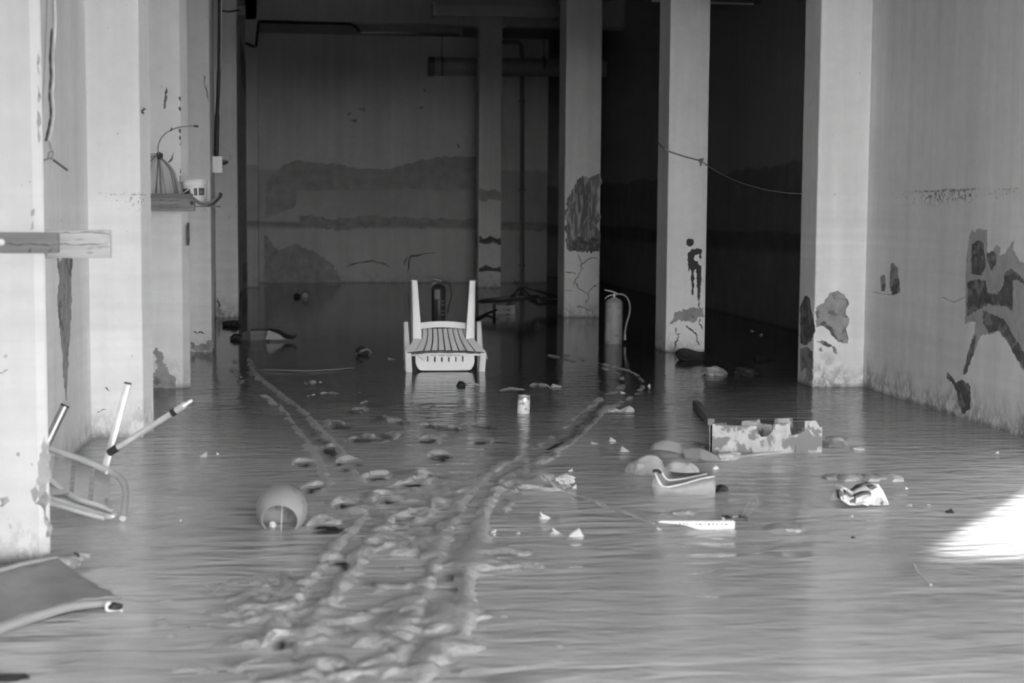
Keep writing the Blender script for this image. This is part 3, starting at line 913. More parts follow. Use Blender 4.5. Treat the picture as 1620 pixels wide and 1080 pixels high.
# ------------------------------------------------------------------ fire extinguishers
def extinguisher(base, r, label, m, group=None, lab=False):
    t = thing('fire_extinguisher', base, label, 'extinguisher')
    k = r / .0775
    T = Matrix.Translation(base)
    MB().lathe([(0, -.03), (r * .93, -.03), (r * .96, .012), (r, .022), (r, .35 * k), (r * .95, .363 * k), (r * .8, .378 * k), (r * .5, .395 * k), (r * .26, .402 * k), (r * .24, .405 * k), (0, .405 * k)], T, 28).build('cylinder', m, t)
    MB().lathe([(r * 1.004, .19 * k), (r * 1.012, .193 * k), (r * 1.004, .196 * k)], T, 28).build('seam', m, t)
    v = MB().lathe([(0, .40 * k), (.017 * k, .40 * k), (.017 * k, .418 * k), (.013 * k, .42 * k), (.013 * k, .437 * k), (0, .437 * k)], T, 14).build('valve', 'zinc' if not lab else m, t)
    B = lambda x, y, z: base + Vector((x * k, y * k, z * k))
    lv = MB()
    lv.sheet([[B(.028, -.011, .438), B(.028, .011, .438)], [B(.022, -.011, .449), B(.022, .011, .449)], [B(-.01, -.011, .458), B(-.01, .011, .458)], [B(-.045, -.011, .466), B(-.045, .011, .466)], [B(-.085, -.009, .475), B(-.085, .009, .475)]], (0, 0, .014))
    lv.build('lever', m, t)
    MB().sheet([[B(.012, -.009, .43), B(.012, .009, .43)], [B(-.03, -.009, .428), B(-.03, .009, .428)], [B(-.06, -.009, .415), B(-.06, .009, .415)], [B(-.083, -.008, .393), B(-.083, .008, .393)]], (0, 0, .012)).build('handle', m, t)
    hs = MB().tube(curve([B(.01, 0, .428), B(.04, 0, .43), B(.075, 0, .428), B(.112, 0, .402), B(.138, 0, .345), B(.140, 0, .27), B(.118, 0, .19), B(.103, 0, .12), B(.1, 0, .07)], 5), .0085 * k, 10).build('hose', m, t)
    MB().tube([B(.1, 0, .085), B(.1, 0, .07), B(.101, 0, .03)], [.011 * k, .012 * k, .012 * k], 10).build('nozzle', 'label', hs)
    a0 = [math.pi * 1.12, math.pi * 1.30] if not lab else [math.pi * 1.27, math.pi * 1.52]
    z0, z1 = (.03, .185) if not lab else (.24, .345)
    rows = [[base + Vector((math.cos(a) * (r + .0015), math.sin(a) * (r + .0015), z * k)) for a in [a0[0] + (a0[1] - a0[0]) * i / 6 for i in range(7)]] for z in (z0, z1)]
    MB().sheet(rows, (0, -.001, 0)).build('label_sticker', 'label', t)
    if lab:
        for z in (.06, .10, .17, .21):
            rows = [[base + Vector((math.cos(a) * (r + .0015), math.sin(a) * (r + .0015), zz * k)) for a in [math.pi * (1.58 + .2 * i / 5) for i in range(6)]] for zz in (z, z + .018)]
            MB().sheet(rows, (0, -.001, 0)).build('label_sticker', 'grey_pl', t)
    return t
extinguisher(G(970.5, 543), .0775, 'pale dusty fire extinguisher standing in water between two columns', 'ext')
extinguisher(G(694, 507), .074, 'black fire extinguisher with white label behind the upturned chair', 'ext_dark', lab=True)

# ------------------------------------------------------------------ aluminium lounger wreck by the jamb
def lounger():
    b = G(150, 812)
    t = thing('folding_chair', b, 'broken aluminium folding chair with slats half hidden behind the door jamb', 'chair')
    def W(*l):
        return [PY(a, c, y) for a, c, y in l]
    r = .0125
    MB().tube(curve(W((40, 694, 6.1), (78, 709, 6.08), (100, 717, 6.05), (135, 729, 6.0), (165, 742, 5.95), (184, 752, 5.9), (196, 766, 5.8), (199, 788, 5.65), (194, 820, 5.47)), 5), r, 12).build('frame_tube', 'steel', t)
    MB().tube(curve(W((50, 738, 5.75), (78, 757, 5.72), (93, 770, 5.7), (109, 782, 5.66), (127, 791, 5.62), (158, 800, 5.58), (174, 806, 5.55), (181, 810, 5.54), (180, 815, 5.5), (172, 817, 5.5), (149, 811, 5.52), (104, 796, 5.55), (78, 788, 5.58), (50, 780, 5.6)), 5), .0105, 12).build('frame_tube', 'steel', t)
    MB().tube(W((50, 786, 5.5), (80, 796, 5.48), (140, 813, 5.46), (166, 820, 5.45)), .009, 10).build('frame_tube', 'steel', t)
    for a, c, d, e in (((72, 716), (86, 721), (80, 785), (70, 785)), ((88, 721), (113, 728), (109, 780), (81, 783)), ((121, 733), (144, 741), (139, 790), (116, 786)), ((150, 742), (174, 753), (172, 799), (147, 793))):
        rows = [[PY(a[0], a[1], 6.04), PY(c[0], c[1], 6.02)], [PY((a[0] + e[0]) / 2, (a[1] + e[1]) / 2, 5.84), PY((c[0] + d[0]) / 2, (c[1] + d[1]) / 2, 5.82)], [PY(e[0], e[1], 5.64), PY(d[0], d[1], 5.62)]]
        MB().sheet(rows, (0, -.005, .002)).build('slat', 'slat', t)
    a, c = PY(166.5, 740, 6.02), PY(202, 607, 6.06)
    lg = MB().bar(a, c, .026, .018, up=(0, -1, .2)).build('leg', 'steel', t, bevel=.004)
    d = (c - a).normalized()
    MB().bar(c - d * .002, c + d * .006, .027, .019, up=(0, -1, .2)).build('end_cap', 'black', lg, bevel=.002)
    a, c = PY(176, 714, 5.96), PY(274, 652, 5.9)
    d = (c - a).normalized()
    rd = MB().tube([a, c], .0115, 12).build('strut', 'steel', t)
    MB().tube([a - d * .012, a + d * .03], .0145, 12).build('sleeve', 'black', rd)
    MB().tube([c - d * .008, c + d * .012], .0150, 12).build('collar', 'black', rd)
    MB().tube([c + d * .012, c + d * .052], .0135, 12).build('sleeve', 'steel', rd)
    MB().tube([c + d * .05, c + d * .06, c + d * .066, c + d * .085, c + d * .09], [.013, .011, .007, .008, .005], 10).build('tip', 'steel', rd)
    a, c = PY(62, 726, 5.95), PY(103, 641, 6.0)
    tb = MB().tube([a, c], .0165, 14, cap=False).build('leg', 'zinc', t)
    d = (c - a).normalized()
    MB().tube([c - d * .02, c - d * .004], [.0155, .0155], 14).build('bore', 'black', tb)
    MB().tube([c - d * .006, c + d * .002], [.0172, .0172], 14, cap=False).build('tube_rim', 'black', tb)
    for px, py, y in ((170, 746.5, 5.925), (79, 771, 5.69)):
        p = PY(px, py, y)
        MB().tube([p + Vector((0, -.01, 0)), p + Vector((0, -.018, 0))], .006, 10).build('rivet', 'zinc', t)
    MB().sheet([W((166, 790, 5.6), (170, 786, 5.6)), W((168, 800, 5.56), (173, 797, 5.56)), W((175, 806, 5.52), (178, 803, 5.52))], (0, -.004, 0)).build('torn_strap', 'clothpale', t)
lounger()

# ------------------------------------------------------------------ round pot on its side
def pot():
    c = PY(446, 806, 5.36)
    t = thing('plastic_pot', (c.x, c.y, 0), 'round pale plastic pot tipped over with its mouth to the camera', 'pot')
    ax = Vector((-.10, -.92, -.40)).normalized()
    T = Matrix.Translation(c) @ ax.to_track_quat('Z', 'Y').to_matrix().to_4x4()
    Rr = .090
    prof = [(max(Rr * math.sin(a), .0005), Rr * math.cos(a)) for a in [math.pi - (math.pi - .80) * i / 22 for i in range(23)]]
    inner = [(max(r - .0035, .0004) if r > .004 else .0004, h + (.0035 if h < -.05 else 0)) for r, h in prof][::-1]
    MB().lathe(prof + inner, T, 36).build('bowl', 'pot', t)
    r0, h0 = prof[-1]
    ring = [T @ Vector(((r0 - .001) * math.cos(a), (r0 - .001) * math.sin(a), h0)) for a in [2 * math.pi * i / 40 for i in range(41)]]
    MB().tube(ring, .0035, 6).build('rim', 'grey_pl', t)
    MB().tube(curve([PY(446, 800, 5.31), PY(446, 814, 5.305), PY(445, 829, 5.30), PY(445, 840, 5.29)], 3), .0016, 5).build('thread', 'whitecord', t)
    MB().sheet([[PY(425, 792, 5.36), PY(438, 800, 5.35), PY(450, 800, 5.345), PY(464, 790, 5.35)], [PY(428, 796, 5.33), PY(438, 808, 5.32), PY(448, 809, 5.32), PY(468, 794, 5.33)]], (0, -.003, 0)).build('lit_inner_sheet', 'clothpale', t)  # pale sheet painted in for the lit far wall inside the pot
    o = G(431, 833)
    tag(MB().blob(o + Vector((0, 0, .006)), (.012, .01, .014), .5, 3, 5, 2).build('litter', 'paper', smooth=False), 'tiny crumpled white litter at the mouth of the round pot', 'litter')
pot()

# ------------------------------------------------------------------ fruit crate caked with mud
def crate():
    o = G(1210, 716)
    t = thing('fruit_crate', o, 'white plastic fruit crate caked with mud and sunk in the silt', 'crate')
    y0 = o.y
    px = [(1123, 672), (1126, 670), (1161, 673), (1197, 674), (1199, 684), (1205, 691), (1213, 690), (1222, 682), (1224, 671), (1249, 669), (1250, 680), (1253, 688), (1266, 686), (1273, 680), (1273, 666), (1291, 665), (1297, 675), (1297, 722), (1123, 722)]
    d = Vector((.02, .30, 0))
    front = [PY(a, b, y0 + .0) for a, b in px]
    MB().prism(front, (0, .012, 0)).build('front_wall', 'white_pl2', t, smooth=False, bevel=.002)
    pb = [(1123, 686), (1128, 669), (1150, 668), (1151, 684), (1172, 684), (1174, 666), (1202, 663), (1204, 670), (1224, 672), (1226, 662), (1254, 661), (1256, 678), (1280, 676), (1291, 668), (1291, 712), (1123, 712)]
    back = [PY(a, b, y0 + .30) for a, b in pb]
    MB().prism(back, (0, .012, 0)).build('back_wall', 'white_pl2', t, smooth=False, bevel=.002)
    for i, j in ((0, 0), (15, 13)):
        a, b = front[i].copy(), back[j].copy()
        if i:
            a, b = front[16].copy(), back[13].copy()
        MB().prism([(a.x, a.y, -.03), (b.x, b.y, -.03), (b.x, b.y, b.z), (b.x * .7 + a.x * .3, b.y * .7 + a.y * .3, a.z - .05), (b.x * .3 + a.x * .7, b.y * .3 + a.y * .7, a.z - .05), (a.x, a.y, a.z)], (.012, 0, 0)).build('end_wall', 'white_pl2', t, smooth=False)
    MB().box((front[0].x, y0 + .01, .004), (front[16].x, y0 + .30, .014)).build('bottom', 'white_pl2', t, smooth=False)
    for fx in (.2, .4, .6, .8):
        x = front[0].x + (front[16].x - front[0].x) * fx
        MB().box((x - .01, y0 - .004, -.02), (x + .01, y0, .03)).build('rib', 'white_pl2', t, smooth=False)
    # collar of silt round it
    m = MB().tube(curve([G(1118, 716) + Vector((0, 0, -.006)), G(1165, 722) + Vector((0, 0, -.004)), G(1210, 718) + Vector((0, 0, -.004)), G(1255, 714) + Vector((0, 0, -.004)), G(1300, 708) + Vector((0, 0, -.006))], 6), [.006 + .006 * math.sin(math.pi * i / 24) for i in range(25)], 8)
    m.build('silt_collar', 'mud', t)
    c = G(1314, 706)
    tag(MB().blob(c + Vector((.045, .06, .0)), (.06, .08, .035), .4, 2.2, 3, 3, floor=-.03).build('rag', 'cloth'), 'dark wet rag beside the right end of the white crate', 'rag')
    c = G(1150, 726)
    tag(MB().blob(c + Vector((0, 0, .004)), (.055, .04, .026), .45, 2, 8, 3, floor=-.02).build('plastic_bag', 'clothpale'), 'wet plastic bag in front of the left end of the white crate', 'bag')
    c = G(1157, 721)
    tag(MB().blob(c + Vector((.01, -.02, .008)), (.026, .02, .014), .4, 3, 2, 2, floor=-.01).build('litter', 'paper', smooth=False), 'white crumpled litter on the plastic bag by the crate', 'litter')
crate()

# ------------------------------------------------------------------ piped bag, sack, strips, carton
def piped_bag():
    o = G(1085, 781)
    t = thing('handbag', o, 'mud-stained soft bag with two white piping lines lying in the water', 'bag')
    Y = o.y
    def ring(pts, y):
        return [PY(a, b, y) for a, b in pts]
    bot = ring([(1034, 772), (1048, 780), (1070, 783), (1100, 783), (1122, 780), (1131, 768)], Y - .02)
    mid = ring([(1031, 766), (1046, 774), (1068, 777), (1100, 774), (1124, 766), (1133, 758)], Y - .045)
    top1 = ring([(1036, 750), (1044, 765), (1053, 771), (1080, 766), (1108, 758), (1131, 754)], Y - .03)
    inn = ring([(1038, 748), (1048, 763), (1056, 768), (1082, 762), (1108, 756), (1130, 752)], Y - .0)
    val = ring([(1041, 747), (1052, 760), (1060, 766), (1084, 760), (1106, 755), (1124, 751)], Y + .03)
    top2 = ring([(1045, 745), (1052, 756), (1060, 760), (1085, 757), (1105, 753), (1118, 750)], Y + .05)
    far = ring([(1050, 741), (1058, 744), (1068, 747), (1088, 748), (1106, 747), (1120, 748)], Y + .13)
    end = ring([(1048, 762), (1058, 764), (1068, 766), (1088, 767), (1106, 766), (1124, 764)], Y + .17)
    bb = ring([(1040, 776), (1052, 780), (1068, 782), (1092, 782), (1112, 780), (1128, 774)], Y + .17)
    for p in bb + bot:
        p.z = -.02
    MB().sheet([bot, mid, top1, inn, val, top2, far, end, bb], (0, 0, .0)).build('body', 'leather', t, angle=1.2)
    for ln in (top1, top2):
        MB().tube(curve([p + Vector((0, -.004, .003)) for p in ln], 5), .004, 7).build('piping', 'paper', t)
    MB().tube(curve([PY(1033, 745, Y), PY(1040, 744, Y), PY(1046, 748, Y - .01)], 4), [.007] * 9, 6).build('zip_pull', 'darkrag', t)
    c = G(1140, 777)
    tag(MB().blob(c + Vector((0, 0, .004)), (.03, .03, .022), .5, 3, 4, 2, floor=-.02).build('rag', 'darkrag', smooth=False), 'little black crumpled rag touching the right end of the piped bag', 'rag')
    c = G(1036, 752)
    m = MB().blob(c + Vector((-.01, .09, -.005)), (.095, .08, .075), .22, 1.6, 6, 4, floor=-.03)
    s_ = thing('sack', (c.x, c.y + .08, 0), 'smooth mud-caked sack heaped behind the piped bag', 'sack')
    m.build('cloth_heap', 'clothpale', s_)
    MB().blob(G(1078, 752) + Vector((0, .07, -.005)), (.09, .07, .062), .2, 1.6, 9, 4, floor=-.03).build('cloth_heap', 'clothpale', s_)
piped_bag()

def strips():
    o = G(1060, 717)
    Y = o.y
    def rib(top, bot, ya, yb, name, label):
        t1 = curve([PY(a, b, ya + (yb - ya) * i / (len(top) - 1)) for i, (a, b) in enumerate(top)], 4)
        b1 = curve([PY(a, b, ya - .05 + (yb - ya) * i / (len(bot) - 1)) for i, (a, b) in enumerate(bot)], 4)
        m1 = [(p + q) / 2 + Vector((0, -.008, .006)) for p, q in zip(t1, b1)]
        tag(MB().sheet([t1, m1, b1], (0, -.004, .002)).build(name, 'strip'), label, 'plastic')
    rib([(1028, 709), (1036, 700), (1055, 697), (1078, 702)], [(1030, 711), (1040, 711), (1060, 713), (1080, 718)], Y + .03, Y + .0, 'plastic_sheet', 'curved grey plastic strip rising from the water left of its twin')
    rib([(1076, 702), (1081, 710), (1095, 709), (1112, 710), (1135, 721), (1158, 736)], [(1081, 722), (1084, 727), (1098, 728), (1108, 726), (1130, 735), (1150, 746)], Y - .06, Y - .22, 'plastic_sheet', 'bent grey plastic strip arching over the water in front of the crate')
    tag(MB().blob(G(1132, 742) + Vector((0, 0, .004)), (.014, .012, .014), .4, 3, 7, 2).build('litter', 'paper', smooth=False), 'white litter under the low end of the bent plastic strip', 'litter')
strips()

def carton():
    o = G(1368, 799)
    t = thing('drink_carton', o, 'crushed white printed carton floating at the right', 'carton')
    Y = o.y
    r = random.Random(3)
    top = [(1328, 776), (1333, 770), (1341, 772), (1350, 778), (1365, 770), (1380, 765), (1389, 765), (1398, 776), (1404, 790), (1407, 797)]
    low = [(1330, 790), (1338, 795), (1346, 799), (1354, 799), (1364, 797), (1374, 800), (1384, 799), (1394, 799), (1402, 799), (1406, 799)]
    rows = []
    for k, f in enumerate((0, .28, .55, .8, 1.0)):
        row = []
        for (a, b), (c, d) in zip(top, low):
            px, py = a + (c - a) * f, b + (d - b) * f
            row.append(PY(px + r.uniform(-1, 1), py + r.uniform(-1.5, 1.5) * (0 < k < 4), Y + .03 - .06 * f + r.uniform(-.012, .012)))
        rows.append(row)
    bk = [[p + Vector((r.uniform(-.01, .01), .07 + r.uniform(-.01, .01), -.004)) for p in rows[0]], [Vector((p.x, p.y + .12, -.015)) for p in rows[0]]]
    MB().sheet(bk[::-1] + rows, (0, 0, .0005)).build('shell', 'carton', t, smooth=False)
    for pts in ([(1352, 786), (1356, 783), (1366, 779), (1377, 778), (1379, 781), (1366, 783), (1357, 787)], [(1374, 770), (1385, 768), (1389, 770), (1380, 775)], [(1338, 775), (1342, 778), (1350, 785), (1346, 787), (1339, 781)], [(1344, 792), (1355, 788), (1353, 798), (1346, 799)], [(1327, 777), (1331, 776), (1336, 790), (1334, 793), (1329, 789)]):
        MB().prism([PY(a, b, Y - .022) for a, b in pts], (0, .03, 0)).build('printed_band', 'ink', t, smooth=False)
    m = MB()
    for k in range(6):
        c = G(1318 + k * 19, 756 + (k % 2) * 2)
        m.blob(c + Vector((0, 0, -.004)), (.05, .06, .026), .4, 2, k, 2, floor=-.02)
    tag(m.build('cloth', 'cloth'), 'long mud-soaked cloth lying behind the crushed carton', 'cloth')
    tag(MB().blob(G(1355, 710) + Vector((0, 0, .001)), (.034, .05, .011), .25, 2, 1, 3).build('polystyrene', 'paper'), 'flat white foam piece floating right of the crate', 'foam')
carton()

# ------------------------------------------------------------------ small floating things
def can():
    o = G(828, 653)
    t = thing('tin_can', o, 'small open tin can with pale label standing in the water', 'can')
    T = Matrix.Translation(o) @ Matrix.Rotation(.04, 4, 'Y')
    r = .034
    MB().lathe([(.0005, -.02), (r, -.02), (r, .094), (r * 1.04, .096), (r * 1.04, .1), (r * .96, .1), (r * .96, .02), (.0005, .02)], T, 24).build('shell', 'tin', t)
    MB().lathe([(r + .0006, -.01), (r + .0012, -.009), (r + .0012, .075), (r + .0006, .076)], T, 24).build('paper_label', 'tinlabel', t)
    MB().lathe([(.0005, -.001), (.01, -.001), (.01, .004), (.0005, .004)], Matrix.Translation(o + Vector((.004, -r - .001, .08))) @ Matrix.Rotation(math.pi / 2, 4, 'X'), 10).build('tab', 'zinc', t)
can()

def scrap(px, py, w, h, label, name='paper_scrap', m='paper', seed=0, cat='paper'):
    """little folded sheet poking out of the water; w, h in pixels of the photograph"""
    r = random.Random(seed)
    o = G(px, py)
    s = F / o.y
    w, h = w / s, h / s
    q = lambda x, y, z: o + Vector((x * w, y * w, z * h))
    pk = r.uniform(.15, .4) * r.choice((-1, 1))
    rows = [[q(-.5, -.1, -.05), q(pk * .6, -.3, .05), q(.5, -.12, -.05)],
            [q(-.3, .0, .4 * r.uniform(.6, 1)), q(pk, .05, .75), q(.34, .02, .3 * r.uniform(.6, 1.4))],
            [q(-.12 + pk * .6, .2, .5), q(pk * 1.05, .22, 1.0), q(.12 + pk, .25, .6)],
            [q(-.4, .6, -.08), q(pk, .7, -.05), q(.4, .6, -.08)]]
    return tag(MB().sheet(rows, (0, 0, .001)).build(name, m, smooth=False), label, cat)
SCR = [(322, 722, 12, 7, 'white paper corner sticking out left of the big open water'),
       (344, 719, 7, 5, 'smaller paper bit just right of the left paper corner'),
       (941, 702, 14, 4, 'flat paper bit left of the two paper tents'),
       (969, 698, 13, 7, 'upper white paper tent right of the wheel track'),
       (988, 714, 17, 9, 'sharp white paper tent in front of the upper one'),
       (903, 745, 9, 4, 'lone pale paper dot right of the wheel track'),
       (862, 820, 20, 12, 'torn paper flap standing beside the lower wheel track'),
       (879, 843, 19, 8, 'left of two white paper pieces near the front'),
       (911, 848, 28, 13, 'right of two white paper pieces near the front, with a fold'),
       (909, 772, 9, 7, 'white scrap at the end of the sunken strap heap'),
       (781, 842, 10, 5, 'white scrap beside the main wheel track'),
       (782, 846, 5, 3, 'tiny white scrap right under another by the main wheel track'),
       (1438, 800, 14, 3, 'first flat white scrap right of the crushed carton'),
       (1469, 799, 10, 3, 'second flat white scrap right of the crushed carton'),
       (1434, 773, 8, 4, 'small white scrap above right of the crushed carton'),
       (1043, 837, 10, 4, 'small white scrap below the toothed strip'),
       (1347, 817, 6, 3, 'tiny white scrap below the crushed carton'),
       (820, 844, 8, 3, 'pale flat scrap between track and paper pieces'),
       (254, 978, 7, 3, 'tiny white scrap in front of the tarpaulin'),
       (286, 824, 5, 4, 'tiny white scrap between broken chair and round pot'),
       (985, 622, 9, 5, 'pale scrap at the bend of the wheel track'),
       (1027, 611, 6, 5, 'pale scrap right of the track bend'),
       (1190, 524, 7, 3, 'upper pale scrap in the dark bay'),
       (1204, 530, 6, 3, 'lower pale scrap in the dark bay'),
       (620, 569, 16, 4, 'pale leaf litter left of the upturned chair'),
       (880, 612, 20, 5, 'pale litter between tin can and track'),
       (703, 1045, 12, 5, 'white pebble of litter in the front wheel track'),
       (1578, 717, 8, 4, 'white scrap near the foot of the right wall'),
       ]
for i, (px, py, w, h, lab) in enumerate(SCR):
    scrap(px, py, w, h, lab, seed=i)
scrap(1502, 811, 18, 7, 'dark curled leaf right of the white scraps', 'leaf', 'darkrag', 50, 'leaf')
scrap(1350, 851, 9, 4, 'dark curled leaf below the carton', 'leaf', 'darkrag', 51, 'leaf')
scrap(1208, 569, 30, 8, 'black rag tip in the dark bay', 'rag', 'darkrag', 52, 'rag')

def odds():
    # crumpled wrapper near the wheel track
    o = G(980, 650)
    r = random.Random(6)
    m = MB()
    rows = []
    for j in range(4):
        row = []
        for i in range(9):
            x = (i / 8 - .5) * .165
            z = [-.012, .002, .008, -.012][j] * (1 if i > 1 else .4) + r.uniform(-.006, .010) * (0 < j < 3)
            row.append(o + Vector((x, (j - 1.5) * .035 + r.uniform(-.008, .008), z + (.012 if i > 5 and 0 < j < 3 else 0))))
        rows.append(row)
    tag(m.sheet(rows, (0, 0, .001)).build('wrapper', 'paper', smooth=False), 'crumpled white wrapper floating beside the bend of the wheel track', 'wrapper')
    # batten with a pale sawn end
    a, b = G(1107, 641, .02), G(1125, 667, .02)
    t = thing('wooden_batten', a, 'dark wooden batten with pale sawn end behind the crate', 'batten')
    MB().bar(a + Vector((0, .1, 0)), b, .036, .036).build('timber', 'wood_dark', t, smooth=False, bevel=.002)
    d = (b - a).normalized()
    MB().bar(b, b + d * .003, .035, .035).build('sawn_end', 'wood_pale', t, smooth=False)
    # toothed strip
    o = G(1105, 837)
    Y = o.y
    t = thing('plastic_strip', o, 'long white plastic strip with toothed edge near the front', 'plastic')
    MB().prism([PY(a, b, Y) for a, b in [(1040, 826), (1046, 824), (1160, 824), (1163, 826), (1162, 838), (1150, 840), (1122, 839), (1100, 836), (1085, 831), (1060, 828)]], (0, .01, .002)).build('blade', 'paper', t, smooth=False)
    for i, x in enumerate([1068, 1074, 1080, 1086, 1100, 1106, 1114, 1120, 1126, 1133, 1140, 1147]):
        MB().prism([PY(x, 828, Y - .001), PY(x + 2 + i % 3, 828, Y - .001), PY(x + 1.5, 830 + i % 2, Y - .001)], (0, -.002, 0)).build('tooth_gap', 'ink', t, smooth=False)
    # black gadget with two thin strings
    o = G(1163, 823)
    t = thing('gadget', o, 'flat black gadget with thin strings behind the toothed strip', 'gadget')
    MB().box(o + Vector((-.042, -.02, -.004)), o + Vector((.045, .04, .014))).build('case', 'black', t, bevel=.004)
    MB().blob(o + Vector((-.005, .0, .016)), (.018, .018, .006), .3, 2, 2, 2).build('knob', 'grey_pl', t)
    MB().box(o + Vector((-.052, -.015, -.004)), o + Vector((-.042, .0, .014))).build('plug', 'paper', t)
    for pts in ([(1174, 817), (1179, 803), (1187, 791), (1194, 787)], [(1194, 787), (1198, 793), (1193, 804), (1183, 814), (1176, 820)]):
        MB().tube(curve([PY(a, b, o.y) for a, b in pts], 5), .0018, 5).build('string', 'cord', t)
    # white bent straw at the front right
    tag(MB().tube(curve([G(1446, 894, .006), G(1451, 904, .007), G(1462, 915, .008), G(1473, 925, .004)], 5), [.0055, .0045] + [.0035] * 14, 7).build('straw', 'whitecord'), 'thin white bent straw floating at the front right', 'straw')
    # heap with strap
    o = G(862, 772)
    t = thing('strap', o, 'long muddy strap running from a silt heap towards the toothed strip', 'strap')
    ln = [(858, 752, .055), (868, 760, .045), (884, 772, .02), (902, 779, .012), (925, 787, .01), (950, 797, .008), (975, 806, .01), (1000, 815, .008), (1022, 822, .012), (1036, 826, .006)]
    c1 = curve([G(a, b, z) for a, b, z in ln], 4)
    rr = random.Random(2)
    MB().sheet([[p + Vector((0, .018 + rr.uniform(-.006, .006), rr.uniform(0, .008))) for p in c1], [p + Vector((0, -.018 + rr.uniform(-.006, .006), rr.uniform(-.004, .004))) for p in c1]], (0, 0, .003)).build('webbing', 'clothpale', t, smooth=False)
    tag(MB().blob(G(848, 770) + Vector((0, .05, -.012)), (.13, .14, .045), .45, 1.8, 13, 4, floor=-.03).build('silt_heap', 'mud'), 'low heap of silt under the upper end of the strap', 'mud heap')
    m = MB().blob(G(893, 768) + Vector((0, -.02, .028)), (.034, .02, .02), .6, 4, 3, 3)
    tag(m.build('straw_wisp', 'clothpale', smooth=False), 'wisp of dry straw on the strap heap', 'straw')
    tag(MB().blob(G(1080, 812) + Vector((0, 0, -.004)), (.05, .03, .014), .5, 3, 5, 3).build('silt_lump', 'mud'), 'small lump of silt above the toothed strip', 'mud heap')
    tag(MB().blob(G(1248, 842) + Vector((0, .05, -.012)), (.085, .09, .026), .35, 2, 15, 3, floor=-.02).build('cloth', 'cloth'), 'flat mud-soaked cloth right of the toothed strip', 'cloth')
    # leaf-like piece under the chair
    o = G(740, 610)
    t = thing('plastic_wrapper', o, 'clear curled wrapper with a dark end in front of the upturned chair', 'wrapper')
    MB().tube(curve([o + Vector((-.0, 0, .005)), o + Vector((.01, 0, .03)), o + Vector((.05, .0, .012)), o + Vector((.07, 0, .002))], 5), .003, 6).build('curl', 'whitecord', t)
    MB().blob(o + Vector((-.045, 0, .006)), (.03, .03, .024), .4, 2, 3, 2, floor=-.01).build('dark_end', 'darkrag', t)
    MB().sheet([[o + Vector((x, y, .026 - abs(x - .03) * .5 + .004 * math.sin(x * 90))) for x in (-.02, 0, .02, .04, .06)] for y in (-.01, .03)], (0, 0, .0015)).build('film', 'grey_pl', t)
odds()

# ------------------------------------------------------------------ dim things at the back left
def back_left():
    o = G(400, 538)
    t = thing('cardboard_box', o, 'soaked dark cardboard box beside the left pilasters', 'box')
    Y = o.y
    a, b = PY(395, 538, Y), PY(424, 538, Y)
    MB().box((a.x, Y, -.02), (b.x, Y + .22, PY(400, 523, Y).z)).build('body', 'wood_dark', t, bevel=.004)
    MB().prism([PY(383, 526, Y - .01), PY(396, 523, Y), PY(396, 540, Y), PY(382, 541, Y - .01)], (0, .02, 0)).build('flap', 'darkrag', t, smooth=False)
    tag(MB().prism([PY(420, 537, Y - .16), PY(424, 522, Y - .14), PY(440, 528, Y - .15), PY(452, 537, Y - .16)], (0, .012, 0)).build('board_offcut', 'label', smooth=False), 'pale triangular board leaning on the soaked box', 'board')
    tag(MB().tube(curve([PY(424, 521, Y - .02), PY(440, 524, Y - .05), PY(452, 531, Y - .1), PY(464, 533, Y - .15), PY(468, 528, Y - .15)], 5), [.008 + .012 * math.sin(3.1 * i / 20) for i in range(21)], 8).build('rag', 'darkrag'), 'black rag draped behind the pale triangular board', 'rag')
    o = G(366, 516)
    tag(MB().blob(o + Vector((0, .05, .01)), (.085, .1, .05), .4, 2, 21, 3, floor=-.02).build('rag', 'darkrag'), 'black rag heap at the foot of the last lit pilaster', 'rag')
    o = G(384, 537)
    tag(MB().blob(o + Vector((-.05, .0, .01)), (.05, .06, .04), .4, 2, 25, 3, floor=-.02).build('rag', 'darkrag'), 'black rag left of the soaked box', 'rag')
    o = G(575, 561)
    t = thing('shoe', o, 'small dark shoe on the open water left of the upturned chair', 'shoe')
    MB().blob(o + Vector((-.01, .02, .025)), (.055, .06, .04), .3, 2, 31, 3, floor=-.02).build('upper', 'darkrag', t)
    MB().tube(curve([o + Vector((-.06, 0, .01)), o + Vector((-.02, -.03, .03)), o + Vector((.03, -.03, .045)), o + Vector((.06, 0, .015))], 5), .009, 7).build('collar', 'grey_pl', t)
    tag(MB().tube(curve([G(405, 584, .006), G(450, 585.5, .01), G(500, 586, .01), G(560, 582, .006)], 5), .005, 6).build('cane', 'cord'), 'long thin cane floating level across the left track', 'cane')
    # cup and black lump far back
    o = G(483, 470)
    T = Matrix.Translation(o + Vector((0, 0, .035))) @ Matrix.Rotation(1.35, 4, 'X')
    tag(MB().lathe([(.0005, -.04), (.04, -.04), (.055, .05), (.052, .05), (.037, -.036), (.0005, -.036)], T, 18).build('cup', 'label'), 'pale cup lying at the far end of the water', 'cup')
    tag(MB().blob(G(470, 470) + Vector((0, 0, .015)), (.045, .05, .035), .3, 2, 33, 3, floor=-.01).build('lump', 'darkrag'), 'black lump left of the far pale cup', 'lump')
back_left()

